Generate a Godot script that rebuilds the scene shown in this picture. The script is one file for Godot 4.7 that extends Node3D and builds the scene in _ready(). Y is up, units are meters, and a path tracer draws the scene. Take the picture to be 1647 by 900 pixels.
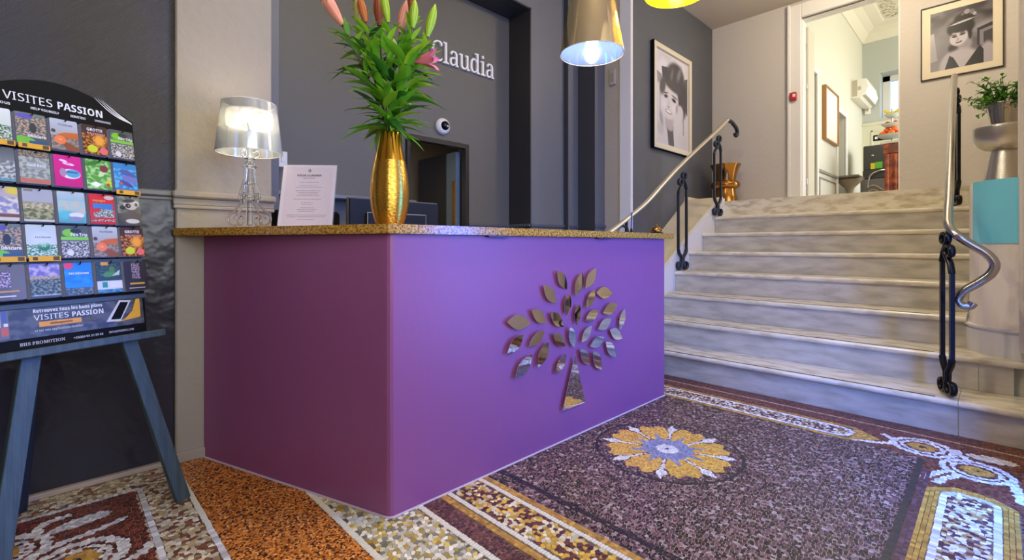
extends Node3D
# A hotel reception: purple desk, mosaic floor, marble stairs. Units metres, x runs along the walls to the right, z towards the entrance.

var M := {}
var used := {}
var rng := RandomNumberGenerator.new()

# ---------------------------------------------------------------- mesh builder
class MB:
	var v := PackedVector3Array()
	var n := PackedVector3Array()
	var u := PackedVector2Array()
	var c := PackedColorArray()
	var ix := PackedInt32Array()
	var col := Color.WHITE

	func face(pts: Array, out: Vector3, uvs: Array = []) -> void:
		var nr := Vector3.ZERO
		var k := pts.size()
		for i in k:
			var a: Vector3 = pts[i]
			var b: Vector3 = pts[(i + 1) % k]
			nr += Vector3((a.y - b.y) * (a.z + b.z), (a.z - b.z) * (a.x + b.x), (a.x - b.x) * (a.y + b.y))
		nr = nr.normalized()
		var q := pts.duplicate()
		var w := uvs.duplicate()
		if nr.dot(out) < 0.0:
			q.reverse()
			w.reverse()
			nr = -nr
		var s := v.size()
		for i in k:
			v.append(q[i])
			n.append(nr)
			u.append(w[i] if w.size() == k else Vector2.ZERO)
			c.append(col)
		for i in range(1, k - 1):
			ix.append(s)
			ix.append(s + i + 1)
			ix.append(s + i)

	# box with chamfered edges, placed by a transform
	func box(t: Transform3D, size: Vector3, bev := 0.0) -> void:
		var h := size / 2.0
		var b: float = min(bev, min(h.x, min(h.y, h.z)) * 0.49)
		if b <= 0.0:
			for ax in 3:
				for s in [-1.0, 1.0]:
					var pts := []
					for q in [[-1, -1], [1, -1], [1, 1], [-1, 1]]:
						var p := Vector3.ZERO
						p[ax] = s * h[ax]
						p[(ax + 1) % 3] = q[0] * h[(ax + 1) % 3]
						p[(ax + 2) % 3] = q[1] * h[(ax + 2) % 3]
						pts.append(t * p)
					var o := Vector3.ZERO
					o[ax] = s
					face(pts, t.basis * o)
			return
		for ax in 3:
			var bx := (ax + 1) % 3
			var cx := (ax + 2) % 3
			for s in [-1.0, 1.0]:
				var pts := []
				for q in [[-1, -1], [1, -1], [1, 1], [-1, 1]]:
					var p := Vector3.ZERO
					p[ax] = s * h[ax]
					p[bx] = q[0] * (h[bx] - b)
					p[cx] = q[1] * (h[cx] - b)
					pts.append(t * p)
				var o := Vector3.ZERO
				o[ax] = s
				face(pts, t.basis * o)
				for r in [-1.0, 1.0]:
					var e := []
					for w in [[0, -1.0], [0, 1.0], [1, 1.0], [1, -1.0]]:
						var p := Vector3.ZERO
						p[ax] = s * (h[ax] - (b if w[0] == 1 else 0.0))
						p[bx] = r * (h[bx] - (0.0 if w[0] == 1 else b))
						p[cx] = w[1] * (h[cx] - b)
						e.append(t * p)
					var oo := Vector3.ZERO
					oo[ax] = s
					oo[bx] = r
					face(e, t.basis * oo)
		for i in 8:
			var s := Vector3(1 if i & 1 else -1, 1 if i & 2 else -1, 1 if i & 4 else -1)
			var pts := []
			for ax in 3:
				var p := s * (h - Vector3(b, b, b))
				p[ax] = s[ax] * h[ax]
				pts.append(t * p)
			face(pts, t.basis * s)

	func bx(a: Vector3, b: Vector3, bev := 0.0) -> void:
		box(Transform3D(Basis(), (a + b) / 2.0), (b - a).abs(), bev)

	# a sheet of points: rows of equal length, smooth normals along row x column
	func grid(rows: Array, closed := false, uvr := Vector2(1, 1)) -> void:
		var m := rows.size()
		var k: int = rows[0].size()
		var s := v.size()
		for i in m:
			for j in k:
				var p0: Vector3 = rows[max(i - 1, 0)][j]
				var p1: Vector3 = rows[min(i + 1, m - 1)][j]
				var jl := j - 1
				var jr := j + 1
				if closed:
					jl = (j + k - 2) % (k - 1) if j == 0 else j - 1
					jr = 1 if j == k - 1 else j + 1
				else:
					jl = max(jl, 0)
					jr = min(jr, k - 1)
				var q0: Vector3 = rows[i][jl]
				var q1: Vector3 = rows[i][jr]
				var nr := (p1 - p0).cross(q1 - q0)
				if nr.length() < 1e-12:
					var ii: int = 1 if i == 0 else m - 2
					nr = (p1 - p0).cross((rows[ii][jr] as Vector3) - (rows[ii][jl] as Vector3))
				v.append(rows[i][j])
				n.append(nr.normalized() if nr.length() > 1e-14 else Vector3.UP)
				u.append(Vector2(float(j) / (k - 1) * uvr.x, float(i) / (m - 1) * uvr.y))
				c.append(col)
		for i in m - 1:
			for j in k - 1:
				var a := s + i * k + j
				var b := a + k
				ix.append_array(PackedInt32Array([a, b + 1, b, a, a + 1, b + 1]))

	func lathe(prof: Array, at := Vector3.ZERO, segs := 32, wob := 0.0, lobes := 0) -> void:
		var rows := []
		for p in prof:
			var row := []
			for j in segs + 1:
				var a := TAU * j / segs
				var r: float = p.x * (1.0 + wob * (1.0 if lobes == 0 else cos(a * lobes)))
				row.append(at + Vector3(r * cos(a), p.y, r * sin(a)))
			rows.append(row)
		grid(rows, true)

	func tube(path: Array, rad: Variant, sides := 8, caps := true, flat := Vector2(1, 1), ref := Vector3.ZERO) -> void:
		var k := path.size()
		var rows := []
		var nn := Vector3.ZERO
		for i in k:
			var t: Vector3 = ((path[min(i + 1, k - 1)] as Vector3) - (path[max(i - 1, 0)] as Vector3)).normalized()
			if i == 0 or ref != Vector3.ZERO:
				var r := ref if ref != Vector3.ZERO else (Vector3.UP if abs(t.y) < 0.9 else Vector3.RIGHT)
				nn = (r - t * r.dot(t)).normalized()
			else:
				nn = (nn - t * nn.dot(t)).normalized()
			var b := t.cross(nn)
			var rr: float = rad[i] if rad is Array else rad
			var row := []
			for j in sides + 1:
				var a := TAU * (j + 0.5) / sides
				row.append((path[i] as Vector3) + (nn * cos(a) * flat.x - b * sin(a) * flat.y) * rr)
			rows.append(row)
		if sides <= 4:
			for j in sides:
				for i in k - 1:
					var mid: Vector3 = ((rows[i][j] as Vector3) + (rows[i][j + 1] as Vector3)) / 2.0 - (path[i] as Vector3)
					face([rows[i][j], rows[i + 1][j], rows[i + 1][j + 1], rows[i][j + 1]], mid)
		else:
			grid(rows, true)
		if caps:
			var r0: Array = rows[0].slice(0, sides)
			var r1: Array = rows[k - 1].slice(0, sides)
			face(r0, (path[0] as Vector3) - (path[1] as Vector3))
			face(r1, (path[k - 1] as Vector3) - (path[k - 2] as Vector3))

	# polygon (counter-clockwise in ax, ay) pushed along ax x ay by depth
	func prism(poly: PackedVector2Array, o: Vector3, ax: Vector3, ay: Vector3, depth: float) -> void:
		var d := ax.cross(ay).normalized() * depth
		var p := poly
		var ar := 0.0
		for i in p.size():
			var a := p[i]
			var b := p[(i + 1) % p.size()]
			ar += a.x * b.y - b.x * a.y
		if ar < 0.0:
			p = p.duplicate()
			p.reverse()
		var t := Geometry2D.triangulate_polygon(p)
		for k in range(0, t.size(), 3):
			var q := []
			for e in 3:
				q.append(o + ax * p[t[k + e]].x + ay * p[t[k + e]].y)
			face(q, -d)
			face([q[0] + d, q[1] + d, q[2] + d], d)
		for i in p.size():
			var a := p[i]
			var b := p[(i + 1) % p.size()]
			var a3 := o + ax * a.x + ay * a.y
			var b3 := o + ax * b.x + ay * b.y
			face([a3, b3, b3 + d, a3 + d], ax * (b.y - a.y) - ay * (b.x - a.x))

	func mesh(colors := false) -> ArrayMesh:
		var a := []
		a.resize(Mesh.ARRAY_MAX)
		a[Mesh.ARRAY_VERTEX] = v
		a[Mesh.ARRAY_NORMAL] = n
		a[Mesh.ARRAY_TEX_UV] = u
		if colors:
			a[Mesh.ARRAY_COLOR] = c
		a[Mesh.ARRAY_INDEX] = ix
		var m := ArrayMesh.new()
		m.add_surface_from_arrays(Mesh.PRIMITIVE_TRIANGLES, a)
		return m

# ---------------------------------------------------------------- naming
func numbered(called: String, where: Node) -> String:
	var key := str(where.get_instance_id()) + called
	var k: int = used.get(key, 0)
	used[key] = k + 1
	return called if k == 0 else "%s_%03d" % [called, k]

func put(called: String, mesh: Mesh, m: Material, parent: Node = self, at := Transform3D()) -> MeshInstance3D:
	var o := MeshInstance3D.new()
	o.name = numbered(called, parent)
	o.mesh = mesh
	o.material_override = m
	o.transform = at
	parent.add_child(o, true)
	return o

func obj(called: String, b: MB, m: Material, parent: Node = self, at := Transform3D()) -> MeshInstance3D:
	return put(called, b.mesh(), m, parent, at)

func tag(o: Node, label: String, cat: String, group := "") -> Node:
	o.set_meta("label", label)
	o.set_meta("category", cat)
	if group != "":
		o.set_meta("group", group)
	return o

func thing(called: String, label: String, cat: String, at := Transform3D(), group := "") -> Node3D:
	var o := Node3D.new()
	o.name = numbered(called, self)
	o.transform = at
	add_child(o, true)
	tag(o, label, cat, group)
	return o

func struct(called: String, b: MB, m: Material, parent: Node = self) -> MeshInstance3D:
	var o := obj(called, b, m, parent)
	o.set_meta("kind", "structure")
	return o

func group_struct(called: String) -> Node3D:
	var o := Node3D.new()
	o.name = called
	o.set_meta("kind", "structure")
	add_child(o, true)
	return o

func at(x: float, y: float, z: float, turn := 0.0) -> Transform3D:
	return Transform3D(Basis(Vector3.UP, turn), Vector3(x, y, z))

func c8(h: String) -> Color:
	return Color.html(h)

# flat lettering as thin geometry: height of capitals, placed by transform at its left end on the base line; width > 0 squeezes it to fit
func text(called: String, s: String, cap: float, t: Transform3D, m: Material, parent: Node, width := 0.0, bold := false, font := "Droid Sans", depth := 0.0006, centred := false) -> MeshInstance3D:
	var tm := TextMesh.new()
	var f := SystemFont.new()
	f.font_names = PackedStringArray([font])
	f.font_weight = 700 if bold else 400
	tm.font = f
	tm.text = s
	tm.font_size = 32
	tm.pixel_size = cap / (32.0 * 0.714)
	tm.depth = depth
	tm.curve_step = 3.0
	tm.horizontal_alignment = HORIZONTAL_ALIGNMENT_CENTER if centred else HORIZONTAL_ALIGNMENT_LEFT
	tm.vertical_alignment = VERTICAL_ALIGNMENT_BOTTOM
	var bb := tm.get_aabb()
	var sx := 1.0
	if width > 0.0 and bb.size.x > 0.0:
		sx = width / bb.size.x
	# glyphs without descenders start at the base line; shift so that the base line is at the origin
	var dy := -bb.position.y
	if s.find("p") >= 0 or s.find("g") >= 0 or s.find("q") >= 0 or s.find("(") >= 0:
		dy = -bb.position.y - cap * 0.29
	var dx := 0.0 if centred else -bb.position.x
	return put(called, tm, m, parent, t * Transform3D(Basis.from_scale(Vector3(sx, 1, 1)), Vector3(dx * sx, dy, depth / 2)))

# ---------------------------------------------------------------- materials
func mat(id: String, col: Color, rough := 0.6, metal := 0.0) -> StandardMaterial3D:
	if M.has(id):
		return M[id]
	var m := StandardMaterial3D.new()
	m.albedo_color = col
	m.roughness = rough
	m.metallic = metal
	m.cull_mode = BaseMaterial3D.CULL_DISABLED
	M[id] = m
	return m

func relief(m: StandardMaterial3D, t: Texture2D, depth_cm: float, tri := 0.0) -> void:
	m.heightmap_enabled = true
	m.heightmap_texture = t
	m.heightmap_scale = depth_cm
	if tri > 0.0:
		m.uv1_triplanar = true
		m.uv1_world_triplanar = true
		m.uv1_scale = Vector3(tri, tri, tri)

func skin(m: StandardMaterial3D, t: Texture2D, tri := 0.0) -> void:
	m.albedo_texture = t
	if tri > 0.0:
		m.uv1_triplanar = true
		m.uv1_world_triplanar = true
		m.uv1_scale = Vector3(tri, tri, tri)

func noise(sd: int, freq: float, kind: int, oct: int, ramp: Array, size := 512, warp := 0.0) -> NoiseTexture2D:
	var f := FastNoiseLite.new()
	f.seed = sd
	f.noise_type = kind
	f.frequency = freq
	f.fractal_octaves = oct
	f.fractal_type = FastNoiseLite.FRACTAL_FBM
	if warp > 0.0:
		f.domain_warp_enabled = true
		f.domain_warp_amplitude = warp
		f.domain_warp_frequency = freq * 0.8
	var t := NoiseTexture2D.new()
	t.width = size
	t.height = size
	t.seamless = true
	t.noise = f
	if ramp.size() > 0:
		var g := Gradient.new()
		var off := PackedFloat32Array()
		var cs := PackedColorArray()
		for r in ramp:
			off.append(r[0])
			cs.append(r[1])
		g.offsets = off
		g.colors = cs
		t.color_ramp = g
	return t

func draw(w: int, h: int, fn: Callable) -> ImageTexture:
	var im := Image.create(w, h, false, Image.FORMAT_RGB8)
	for y in h:
		for x in w:
			im.set_pixel(x, y, fn.call(x, y))
	im.generate_mipmaps()
	return ImageTexture.create_from_image(im)

# a small painter for flat prints: each operation in fractions of the sheet
func paint(w: int, h: int, ops: Array, sd := 1) -> ImageTexture:
	var im := Image.create(w, h, false, Image.FORMAT_RGB8)
	var nz := FastNoiseLite.new()
	nz.seed = sd
	nz.fractal_octaves = 2
	nz.noise_type = FastNoiseLite.TYPE_SIMPLEX_SMOOTH
	for op in ops:
		var k: String = op[0]
		if k == "g":
			for y in h:
				im.fill_rect(Rect2i(0, y, w, 1), c8(op[1]).lerp(c8(op[2]), float(y) / h))
		elif k == "r":
			im.fill_rect(Rect2i(int(op[1] * w), int(op[2] * h), int((op[3] - op[1]) * w), int((op[4] - op[2]) * h)), c8(op[5]))
		elif k == "n":
			nz.frequency = op[5] / float(w)
			var ca := c8(op[3])
			var cb := c8(op[4])
			for y in range(int(op[1] * h), int(op[2] * h)):
				for x in w:
					var q := clampf(nz.get_noise_2d(x, y * 1.3) * 1.6 + 0.5, 0, 1)
					im.set_pixel(x, y, ca.lerp(cb, q))
		elif k == "e" or k == "s":
			# ellipse: centre, radii, colour, turn (degrees), softness
			var cx: float = op[1] * w
			var cy: float = op[2] * h
			var rx: float = op[3] * w
			var ry: float = op[4] * h
			var cc := c8(op[5])
			var an: float = deg_to_rad(op[6]) if op.size() > 6 else 0.0
			var so: float = op[7] if op.size() > 7 else (0.08 if k == "e" else 0.5)
			var R := int(maxf(rx, ry) * (1.0 + so)) + 1
			for y in range(maxi(0, int(cy) - R), mini(h, int(cy) + R + 1)):
				for x in range(maxi(0, int(cx) - R), mini(w, int(cx) + R + 1)):
					var p := Vector2(x - cx, y - cy).rotated(-an)
					var d := Vector2(p.x / rx, p.y / ry).length()
					var q := 1.0 - smoothstep(1.0 - so, 1.0 + so, d)
					if q > 0.0:
						im.set_pixel(x, y, im.get_pixel(x, y).lerp(cc, q))
		elif k == "p":
			var poly := PackedVector2Array()
			for q in op[2]:
				poly.append(Vector2(q.x * w, q.y * h))
			var bb := Rect2(poly[0], Vector2.ZERO)
			for q in poly:
				bb = bb.expand(q)
			for y in range(maxi(0, int(bb.position.y)), mini(h, int(bb.end.y) + 1)):
				for x in range(maxi(0, int(bb.position.x)), mini(w, int(bb.end.x) + 1)):
					var cov := 0.0
					for o in [Vector2(0.25, 0.25), Vector2(0.75, 0.25), Vector2(0.25, 0.75), Vector2(0.75, 0.75)]:
						if Geometry2D.is_point_in_polygon(Vector2(x, y) + o, poly):
							cov += 0.25
					if cov > 0.0:
						im.set_pixel(x, y, im.get_pixel(x, y).lerp(c8(op[1]), cov))
	im.generate_mipmaps()
	return ImageTexture.create_from_image(im)

func printed(id: String, t: Texture2D, rough := 0.35) -> StandardMaterial3D:
	var m := mat(id, Color.WHITE, rough)
	m.albedo_texture = t
	return m

# ---------------------------------------------------------------- scene
func _ready() -> void:
	rng.seed = 7
	setup()
	materials()
	shell()
	back_room_shell()
	floor_mosaic()
	staircase()
	desk()
	countertop()
	railings()
	plinth_and_stool()
	easel_and_board()
	counter_things()
	lilies()
	pendants()
	wall_things()
	back_room_things()

func setup() -> void:
	var cam := Camera3D.new()
	cam.name = "camera"
	cam.projection = Camera3D.PROJECTION_FRUSTUM
	cam.near = 0.05
	cam.far = 60.0
	# focal length 762 pixels of a 1647 x 900 frame, horizon at row 394
	cam.size = 900.0 / 762.0 * 0.05
	cam.frustum_offset = Vector2(0, -(450.0 - 394.0) / 762.0 * 0.05)
	cam.position = Vector3(0, 1.0, 0)
	cam.rotation = Vector3(0, deg_to_rad(-44.27), 0)
	add_child(cam)
	cam.current = true
	var we := WorldEnvironment.new()
	we.name = "world_environment"
	var e := Environment.new()
	e.background_mode = Environment.BG_SKY
	var sky := Sky.new()
	var sm := ProceduralSkyMaterial.new()
	sm.sky_top_color = Color(0.35, 0.55, 0.9)
	sm.sky_horizon_color = Color(0.75, 0.85, 0.95)
	sm.ground_bottom_color = Color(0.4, 0.4, 0.38)
	sm.ground_horizon_color = Color(0.7, 0.75, 0.78)
	sm.sky_energy_multiplier = 2.0
	sky.sky_material = sm
	e.sky = sky
	e.tonemap_mode = Environment.TONE_MAPPER_LINEAR
	e.tonemap_exposure = 1.0
	e.sdfgi_enabled = true
	e.ssao_enabled = true
	e.ssil_enabled = true
	we.environment = e
	add_child(we)
	# daylight through the glazed entrance on the right of the camera (blue, from the open shade) and through an added window, unseen, for neutral fill
	daylight("entrance_daylight", Vector3(2.6, 1.15, 0.36), 0.0, Vector2(0.5, 2.0), Color(0.18, 0.48, 1.0), 8.5)
	daylight("added_window_daylight", Vector3(0.3, 1.8, 0.40), 0.0, Vector2(1.7, 1.6), Color(1.0, 0.97, 0.9), 3.6)
	# added warm fill, as from unseen ceiling lamps in lobby and landing
	bulb_light("lobby_added_light", Vector3(1.7, 3.66, -0.9), Color(1.0, 0.96, 0.86), 2.2, 0.18)
	bulb_light("landing_added_light", Vector3(5.0, 3.66, -0.7), Color(1.0, 0.93, 0.82), 2.0, 0.18)
	bulb_light("closet_light", Vector3(1.75, 1.55, -4.1), Color(1.0, 0.92, 0.8), 0.22, 0.03)
	# daylight of the room at the head of the stairs, from the windows of its right side
	daylight("back_room_daylight", Vector3(8.3, 3.0, 1.9), 0.0, Vector2(3.2, 2.2), Color(1.0, 0.98, 0.9), 15.0)

func daylight(called: String, p: Vector3, turn: float, size: Vector2, col: Color, energy: float) -> void:
	var l := AreaLight3D.new()
	l.name = called
	l.position = p
	l.rotation.y = turn
	l.area_size = size
	l.light_color = col
	l.light_energy = energy
	l.shadow_enabled = true
	l.area_range = 20.0
	add_child(l)

func bulb_light(called: String, p: Vector3, col: Color, energy: float, size := 0.03) -> void:
	var l := OmniLight3D.new()
	l.name = called
	l.position = p
	l.light_color = col
	l.light_energy = energy
	l.light_size = size
	l.omni_range = 15.0
	l.omni_attenuation = 2.0
	l.shadow_enabled = true
	add_child(l)

func materials() -> void:
	var fine := noise(3, 0.02, FastNoiseLite.TYPE_SIMPLEX, 4, [])
	# plaster and paint
	mat("plaster", c8("b3a895"), 0.75)
	relief(M.plaster, fine, 0.25, 1.2)
	mat("white_paint", c8("dcdad6"), 0.5)
	mat("cream_paint", c8("d8cdb2"), 0.6)
	mat("ceiling_paint", c8("c9bfae"), 0.85)
	mat("grey_wall", c8("636159"), 0.55)
	relief(M.grey_wall, fine, 0.08, 1.5)
	mat("blue_grey_wall", c8("686a6c"), 0.5)
	relief(M.blue_grey_wall, fine, 0.08, 1.5)
	mat("picture_wall", c8("53555a"), 0.5)
	relief(M.picture_wall, fine, 0.1, 1.5)
	mat("shade_paint", c8("3a3a3e"), 0.4)  # dark tone of the jamb's shaded faces
	mat("black_paint", c8("1d1d20"), 0.35)
	# woven wallpaper: steps of short slanting ribs
	mat("wallpaper", c8("59585c"), 0.5)
	relief(M.wallpaper, draw(128, 128, func(x: int, y: int):
		var col := int(x / 32.0)
		var s := (x % 32) + (y if col % 2 == 0 else y + 8)
		var w := 0.5 + 0.5 * sin(TAU * s / 8.0)
		var edge := 0.6 if x % 32 < 2 else 1.0
		return Color(w * edge, w * edge, w * edge)), 0.35, 8.0)
	mat("lacquer_wall", c8("23232f"), 0.28)
	relief(M.lacquer_wall, noise(5, 0.012, FastNoiseLite.TYPE_SIMPLEX, 3, []), 0.3, 1.2)
	# stone
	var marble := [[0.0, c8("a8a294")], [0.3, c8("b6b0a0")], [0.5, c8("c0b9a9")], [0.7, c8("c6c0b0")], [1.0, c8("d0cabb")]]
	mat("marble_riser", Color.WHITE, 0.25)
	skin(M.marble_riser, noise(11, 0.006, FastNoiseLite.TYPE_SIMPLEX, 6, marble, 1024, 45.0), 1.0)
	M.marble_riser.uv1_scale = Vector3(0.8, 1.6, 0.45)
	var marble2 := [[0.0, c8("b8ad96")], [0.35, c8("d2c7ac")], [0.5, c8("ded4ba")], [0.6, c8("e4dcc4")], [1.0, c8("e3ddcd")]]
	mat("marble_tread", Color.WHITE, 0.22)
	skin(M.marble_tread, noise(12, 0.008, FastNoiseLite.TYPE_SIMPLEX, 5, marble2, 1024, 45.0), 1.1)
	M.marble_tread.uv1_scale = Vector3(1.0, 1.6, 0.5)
	var granite := [[0.0, c8("3d2a18")], [0.28, c8("7a5020")], [0.42, c8("b07c2c")], [0.55, c8("d2a642")], [0.66, c8("a06a2a")], [0.8, c8("dcc070")], [1.0, c8("eadba8")]]
	mat("granite", Color.WHITE, 0.16)
	skin(M.granite, noise(13, 0.045, FastNoiseLite.TYPE_SIMPLEX, 5, granite, 512), 3.0)
	mat("grout_light", c8("b9a78c"), 0.6)
	mat("grout_dark", c8("66543f"), 0.7)
	mat("tessera", Color.WHITE, 0.3)
	(M.tessera as StandardMaterial3D).vertex_color_use_as_albedo = true
	mat("tessera_white", c8("d9d2c0"), 0.3)
	mat("tessera_ivory", c8("e3d8b8"), 0.3)
	mat("tessera_black", c8("28282a"), 0.3)
	mat("tessera_gold", c8("b98a35"), 0.3)
	# purple desk
	mat("purple_paint", c8("90507a"), 0.42)
	relief(M.purple_paint, fine, 0.03, 1.5)
	mat("mirror", c8("e8e6e0"), 0.03, 1.0)
	mat("mirror_edge", c8("3a3038"), 0.3, 0.5)
	# metals
	mat("gold", c8("d9a238"), 0.1, 1.0)
	mat("ribbed_gold", c8("d3a243"), 0.24, 1.0)
	M.ribbed_gold.uv1_scale = Vector3(1, 1.6, 1)
	relief(M.ribbed_gold, draw(256, 256, func(x: int, y: int):
		var w := 0.5 + 0.25 * sin(TAU * (y + 2.5 * sin(x * TAU / 64.0 + y * 0.05)) / 6.0) + 0.25 * sin(TAU * (y + 2.0 * sin(x * TAU / 32.0 + 1.3 + y * 0.2)) / 3.7)
		return Color(w, w, w)), 0.06)
	mat("brass", c8("b98545"), 0.14, 1.0)
	mat("steel", c8("b9b6b2"), 0.22, 1.0)
	mat("rail_metal", c8("d2c8b0"), 0.38, 0.6)
	mat("silver", c8("b7b0a6"), 0.16, 1.0)
	mat("hammered", c8("c2bdb5"), 0.34, 1.0)
	relief(M.hammered, noise(21, 0.09, FastNoiseLite.TYPE_CELLULAR, 1, []), 0.10, 3.0)
	mat("wrought_iron", c8("343841"), 0.35, 0.6)
	mat("wrought_iron_dark", c8("1b1c20"), 0.25, 0.6)
	# wood
	mat("easel_wood", Color.WHITE, 0.45)
	skin(M.easel_wood, draw(256, 256, func(x: int, y: int):
		var q := TAU / 256.0
		var g := 0.5 + 0.25 * sin(x * q * 14.0 + 2.0 * sin(y * q) + sin(x * q * 37.0)) + 0.12 * sin(x * q * 70.0 + y * q * 2.0)
		return c8("303e40").lerp(c8("4e5e60"), clampf(g, 0, 1))), 2.0)
	mat("mahogany", Color.WHITE, 0.25)
	skin(M.mahogany, noise(31, 0.02, FastNoiseLite.TYPE_SIMPLEX, 4, [[0.0, c8("4a1c0c")], [0.5, c8("8a3a18")], [1.0, c8("b8602c")]], 256, 30.0), 1.5)
	# plastics and glass
	mat("black_plastic", c8("0c0c0e"), 0.55)
	M.black_plastic.metallic_specular = 0.25
	mat("dark_plastic", c8("1e1c1a"), 0.5)
	M.dark_plastic.metallic_specular = 0.3
	mat("white_plastic", c8("e4e2da"), 0.4)
	mat("beige_plastic", c8("b3ab99"), 0.5)
	mat("red_plastic", c8("b01f2c"), 0.4)
	var g := mat("clear_acrylic", Color(0.95, 0.96, 0.97, 0.0), 0.04)
	g.refraction_enabled = true
	g.refraction_scale = 0.045
	var pane := mat("window_glass", Color(0.85, 0.92, 0.95, 0.12), 0.02)
	pane.transparency = BaseMaterial3D.TRANSPARENCY_ALPHA
	var sh := mat("silver_shade", Color(0.82, 0.85, 0.86, 0.34), 0.12, 0.6)
	sh.transparency = BaseMaterial3D.TRANSPARENCY_ALPHA
	var gs := mat("gold_shade", Color(0.84, 0.76, 0.60, 0.5), 0.07, 0.85)
	gs.transparency = BaseMaterial3D.TRANSPARENCY_ALPHA
	var ys := mat("yellow_shade", Color(0.93, 0.80, 0.06, 0.75), 0.1, 0.3)
	ys.transparency = BaseMaterial3D.TRANSPARENCY_ALPHA
	var sl := mat("reflection_lining", Color(0.55, 0.65, 0.85, 0.45), 0.08, 0.9)  # blue of the reflection inside the pendant, put into the colour
	sl.transparency = BaseMaterial3D.TRANSPARENCY_ALPHA
	var bl := mat("bulb_glow", c8("fff4e0"), 0.3)
	bl.emission_enabled = true
	bl.emission = Color(1.0, 0.96, 0.88)
	bl.emission_energy_multiplier = 6.0
	mat("paper", c8("d9cfd2"), 0.6)
	mat("ink", c8("4a4448"), 0.6)
	mat("white_ink", c8("e6e8ee"), 0.5)
	mat("grey_ink", c8("b9bac2"), 0.5)
	mat("yellow_ink", c8("e0a51c"), 0.5)
	mat("letter_white", c8("eceae8"), 0.4)
	# plants
	for k in 4:
		var lm := mat("leaf%d" % k, [c8("62a022"), c8("3a7a24"), c8("8cbc34"), c8("2a5a20")][k], 0.4)
		lm.backlight_enabled = true
		lm.backlight = [Color(0.35, 0.55, 0.1), Color(0.15, 0.35, 0.08), Color(0.5, 0.65, 0.12), Color(0.1, 0.25, 0.06)][k]
	mat("lily_stem", c8("4d5a26"), 0.5)
	mat("lily_stem_dark", c8("4a3a26"), 0.5)
	mat("bud_pink", c8("e59a82"), 0.5)
	mat("bud_rose", c8("e0708c"), 0.5)
	mat("bud_green", c8("b9b766"), 0.5)
	mat("bud_orange", c8("b4622a"), 0.5)
	mat("bud_rust", c8("96421c"), 0.5)
	mat("bud_lime", c8("9dbd2c"), 0.5)
	mat("orange_fruit", c8("e8641a"), 0.5)
	mat("banana", c8("d8c23a"), 0.5)
	mat("red_fruit", c8("a8482a"), 0.5)

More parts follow.
